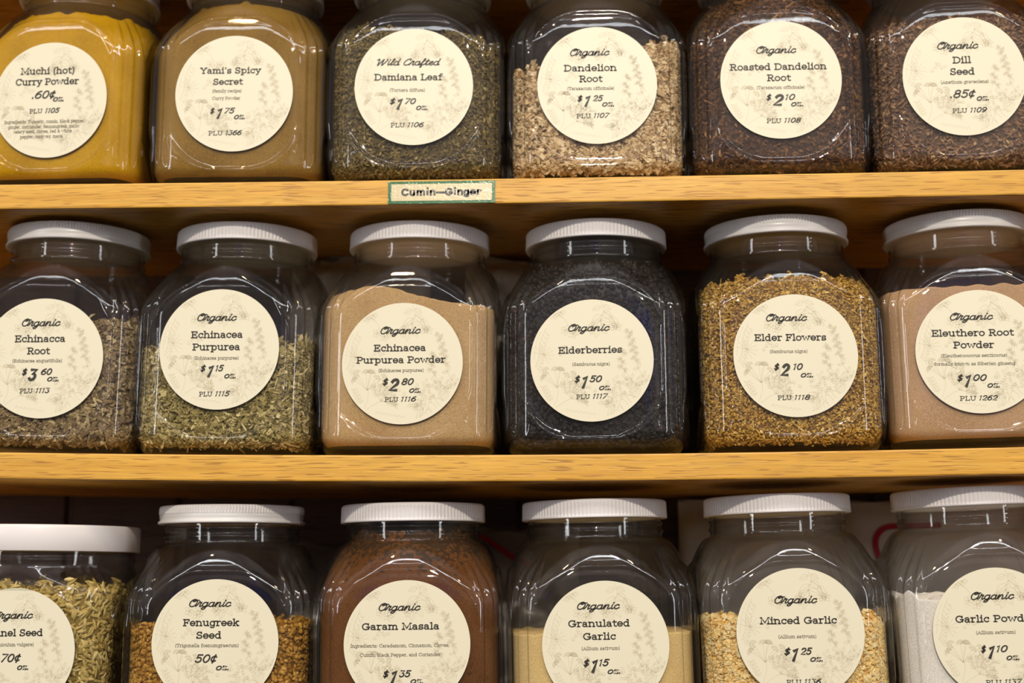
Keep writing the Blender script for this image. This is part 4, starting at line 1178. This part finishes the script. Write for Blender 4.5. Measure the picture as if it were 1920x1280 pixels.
mg = chip_material('minced_garlic_bits', [(0, hexc('a87c3a')), (.3, hexc('dcb468')), (.6, hexc('f2d898')), (1, hexc('fff2cc'))], .6)
jar(2, .1578, -.0408, 2.1, -1.0, 'rib', (1507.5, 1187, 236.8, [
    SC('Organic', 1461.5, 1541, 1133.7), T('Minced Garlic', 1432.7, 1575.4, 1171), SM('(Allium sativum)', 1466.8, 1536, 1196.6)] +
    PR('$', '1', '25', (1475.8, 1487.7, 1489.5, 1503.5, 1505, 1528), 1213.5, 1239.3, (1523, 1546), 1239.7) + PLU('1136', 1477.6, 1542, 1280)),
    'square glass jar half full of coarse golden minced garlic on the lowest shelf',
    ('minced_garlic', 'coarse golden garlic bits half filling a lowest-shelf jar', 'granules',
     chips('minced_garlic', lv(.086, -.02, .002, 17), [('chip', 13125, (.0014, .0011, .0007), .35, .6, .28, .6, .2), ('chip', 6125, (.0008, .0007, .0005), .3, .7, .25, .5, .2)], mg, .1, 17)))

gp = powder('garlic_powder', lv(.099, -.06, .0015, 18), powder_material('white_garlic_powder', hexc('ece0d2'), hexc('fffaf2'), 600, .3, .3))
jar(2, .2958, -.0405, -2.7, -1.0, 'rib', (1881, 1187, 237, [
    SC('Organic', 1835, 1913.5, 1127), T('Garlic Powder', 1804.6, 1950, 1167.8), SM('(Allium sativum)', 1840.5, 1910.6, 1189)] +
    PR('$', '1', '10', (1846.7, 1856, 1859, 1873, 1874.7, 1895), 1209, 1234, (1891, 1914), 1236.8) + PLU('1137', 1851, 1916.7, 1280)),
    'square glass jar of white garlic powder, rightmost on the lowest shelf',
    ('garlic_powder', 'white garlic powder in the rightmost lowest-shelf jar', 'powder', gp))

# ---------------------------------------------------------------- shelf tag
GREEN = plain('green_tag_border', (0.02, 0.15, 0.035), 0.25)
TAGPAPER = plain('pale_tag_card', (0.72, 0.62, 0.36), 0.3)
TAGINK = plain('black_tag_ink', (0.03, 0.028, 0.03), 0.35)
for mm in (GREEN, TAGPAPER, TAGINK):      # crinkled clear tape over the tag
    t = mm.node_tree; b = t.nodes['Principled BSDF']
    b.inputs['Coat Weight'].default_value = 1.0
    b.inputs['Coat Roughness'].default_value = 0.12
    tcn = N(t, 'TexCoord'); no = N(t, 'TexNoise', Scale=650.0, Detail=3.0)
    bp = N(t, 'Bump', Strength=0.6, Distance=0.0004)
    t.links.new(tcn.outputs['Object'], no.inputs['Vector']); t.links.new(no.outputs['Fac'], bp.inputs['Height'])
    t.links.new(bp.outputs['Normal'], b.inputs['Coat Normal'])
s = Sheet()
w2, h2 = 0.0398, 0.0085


def slab(s, hw_, hh, y, th, mi):
    b = len(s.v)
    for yy in (y, y + th):
        s.v += [(-hw_, yy, -hh), (hw_, yy, -hh), (hw_, yy, hh), (-hw_, yy, hh)]
    for q in ((0, 1, 2, 3), (4, 7, 6, 5), (0, 4, 5, 1), (1, 5, 6, 2), (2, 6, 7, 3), (3, 7, 4, 0)):
        s.f.append(tuple(b + i for i in q)); s.m.append(mi)


slab(s, w2, h2, -0.0006, 0.0005, 0)
slab(s, w2 - .0024, h2 - .0021, -0.00072, 0.0002, 1)
s.line('Cumin--Ginger', 'sans', -0.0300, 0.0298, -0.0028, 0.0060, 0.00160, 2, -0.0008)
tagme = s.build('shelf_tag', (GREEN, TAGPAPER, TAGINK))
tx = -0.0995
to = link('shelf_tag', tagme, None, (tx, 0, shelf_z(0, tx) - 0.0100), (0, -math.atan(slope(0, tx)), 0))
tag(to, 'green-bordered paper tag with black print stuck on the front edge of the oak shelf', 'tag')


# ---------------------------------------------------------------- bags stored behind the jars
def bag_mesh(name, sx, sy, sz, seed, m, band=None, crumple=0.006):
    """a soft filled bag: pillow closed flat along its top edge"""
    rs = np.random.default_rng(seed)
    nu, nv = 96, 60
    th = np.arange(nu) * 2 * pi / nu
    t = np.linspace(0, 1, nv)
    ph = rs.random((14, 4))
    rows = []
    for q in t:
        prof = (min(1, q / .12) ** .5) * (1 if q < .55 else max(0.05, 1 - ((q - .55) / .45) ** 1.7 * .95))
        wx = sx * (.92 + .08 * min(1, q / .15))
        c = np.cos(th); s_ = np.sin(th)
        x = wx * np.sign(c) * np.abs(c) ** .55
        y = sy * prof * np.sign(s_) * np.abs(s_) ** .8
        z = np.full(nu, q * sz)
        d = np.zeros(nu)
        for a, b, cc, e in ph:
            d += np.sin(x * (40 + 260 * a) + z * (140 * b - 70) + 6.28 * cc) * np.sin(z * (40 + 200 * e) + 6.28 * b + (s_ > 0) * 2)
        y = y + d * crumple * .28 * (np.abs(s_) ** .5) * min(1, q * 6) * (prof * .8 + .2)
        z = z + (np.sin(x * 60 + seed) * .004 + np.sin(x * 151 + 2 * seed) * .002) * q
        rows.append(np.stack([x, y, z], -1))
    v = np.concatenate(rows)
    f4 = grid_faces(nv, nu)
    cap = np.array([[0, 0, 0], [0, 0, sz]])
    v = np.concatenate([v, cap])
    j = np.arange(nu); o = (nv - 1) * nu
    t3 = np.concatenate([np.stack([(j + 1) % nu, j, j * 0 + len(v) - 2], -1), np.stack([o + j, o + (j + 1) % nu, j * 0 + len(v) - 1], -1)])
    return np_mesh(name, v, f4, t3, [m])


FILM = plain('white_bag_film', (0.50, 0.465, 0.41), 0.32)
CLEARFILM = plain('dull_clear_film', (0.80, 0.70, 0.58), 0.16)
CLEARFILM.node_tree.nodes['Principled BSDF'].inputs['Transmission Weight'].default_value = 0.25
GREYFILM = plain('grey_bag_film', (0.20, 0.18, 0.165), 0.35)
RED = plain('red_print', (0.36, 0.012, 0.03), 0.4)


def bag(name, me, x, y, row, label, rz=0):
    o = empty(name, (x, y, shelf_z(row, x) + 0.0006), (0, 0, R(rz)))
    tag(o, label, 'bag', 'plastic bags stored behind the jars')
    link('bag_film', me, o)
    return o


bag('plastic_bag', bag_mesh('bag_film', .060, .020, .182, 21, CLEARFILM, crumple=.011), -.185, .172, 1, 'crumpled clear plastic bag behind the second and third jars of the middle shelf')
bag('plastic_bag', bag_mesh('bag_film', .045, .020, .179, 22, CLEARFILM, crumple=.010), -.050, .172, 1, 'crumpled clear plastic bag behind the third and fourth jars of the middle shelf')
bag('plastic_bag', bag_mesh('bag_film', .060, .032, .150, 23, GREYFILM), -.195, .195, 2, 'low grey plastic bag behind the second and third jars of the lowest shelf')


def print_on_bag(o, pts, w, name):
    """a printed line following the front of a bag; pts are (x, z) in the bag's own frame"""
    from mathutils.bvhtree import BVHTree
    me = o.children[0].data
    bv = BVHTree.FromPolygons([v.co[:] for v in me.vertices], [p.vertices[:] for p in me.polygons])
    s = Sheet()
    s.ribbon(crom(pts, 10), w, 0, 0)
    vv = []
    for x, y, z in s.v:
        h = bv.ray_cast(Vector((x, -0.3, z)), Vector((0, 1, 0)))
        vv.append((x, (h[0].y if h[0] else -0.03) - 0.0012, z))
    s.v = vv
    k = link(name, s.build(name, (RED,)), o)
    k['label'] = 'red printed line'
    return k


b1 = bag('plastic_bag', bag_mesh('bag_film', .050, .030, .163, 24, GREYFILM), -.050, .195, 2, 'grey plastic bag with a slanting red stripe between the brown and the garlic jars')
print_on_bag(b1, [(-.034, .158), (-.0247, .1528), (-.0048, .1397), (.008, .134)], .0042, 'red_stripe')
b2 = bag('plastic_bag', bag_mesh('bag_film', .165, .030, .178, 25, FILM, crumple=.003), .250, .205, 2, 'large white plastic bag with a red rounded outline at the right of the lowest shelf')
print_on_bag(b2, [(.050, .158), (.022, .1574), (.008, .1565), (.0005, .152), (-.0040, .143), (-.0020, .130), (.001, .115), (.004, .08)], .0046, 'red_outline')
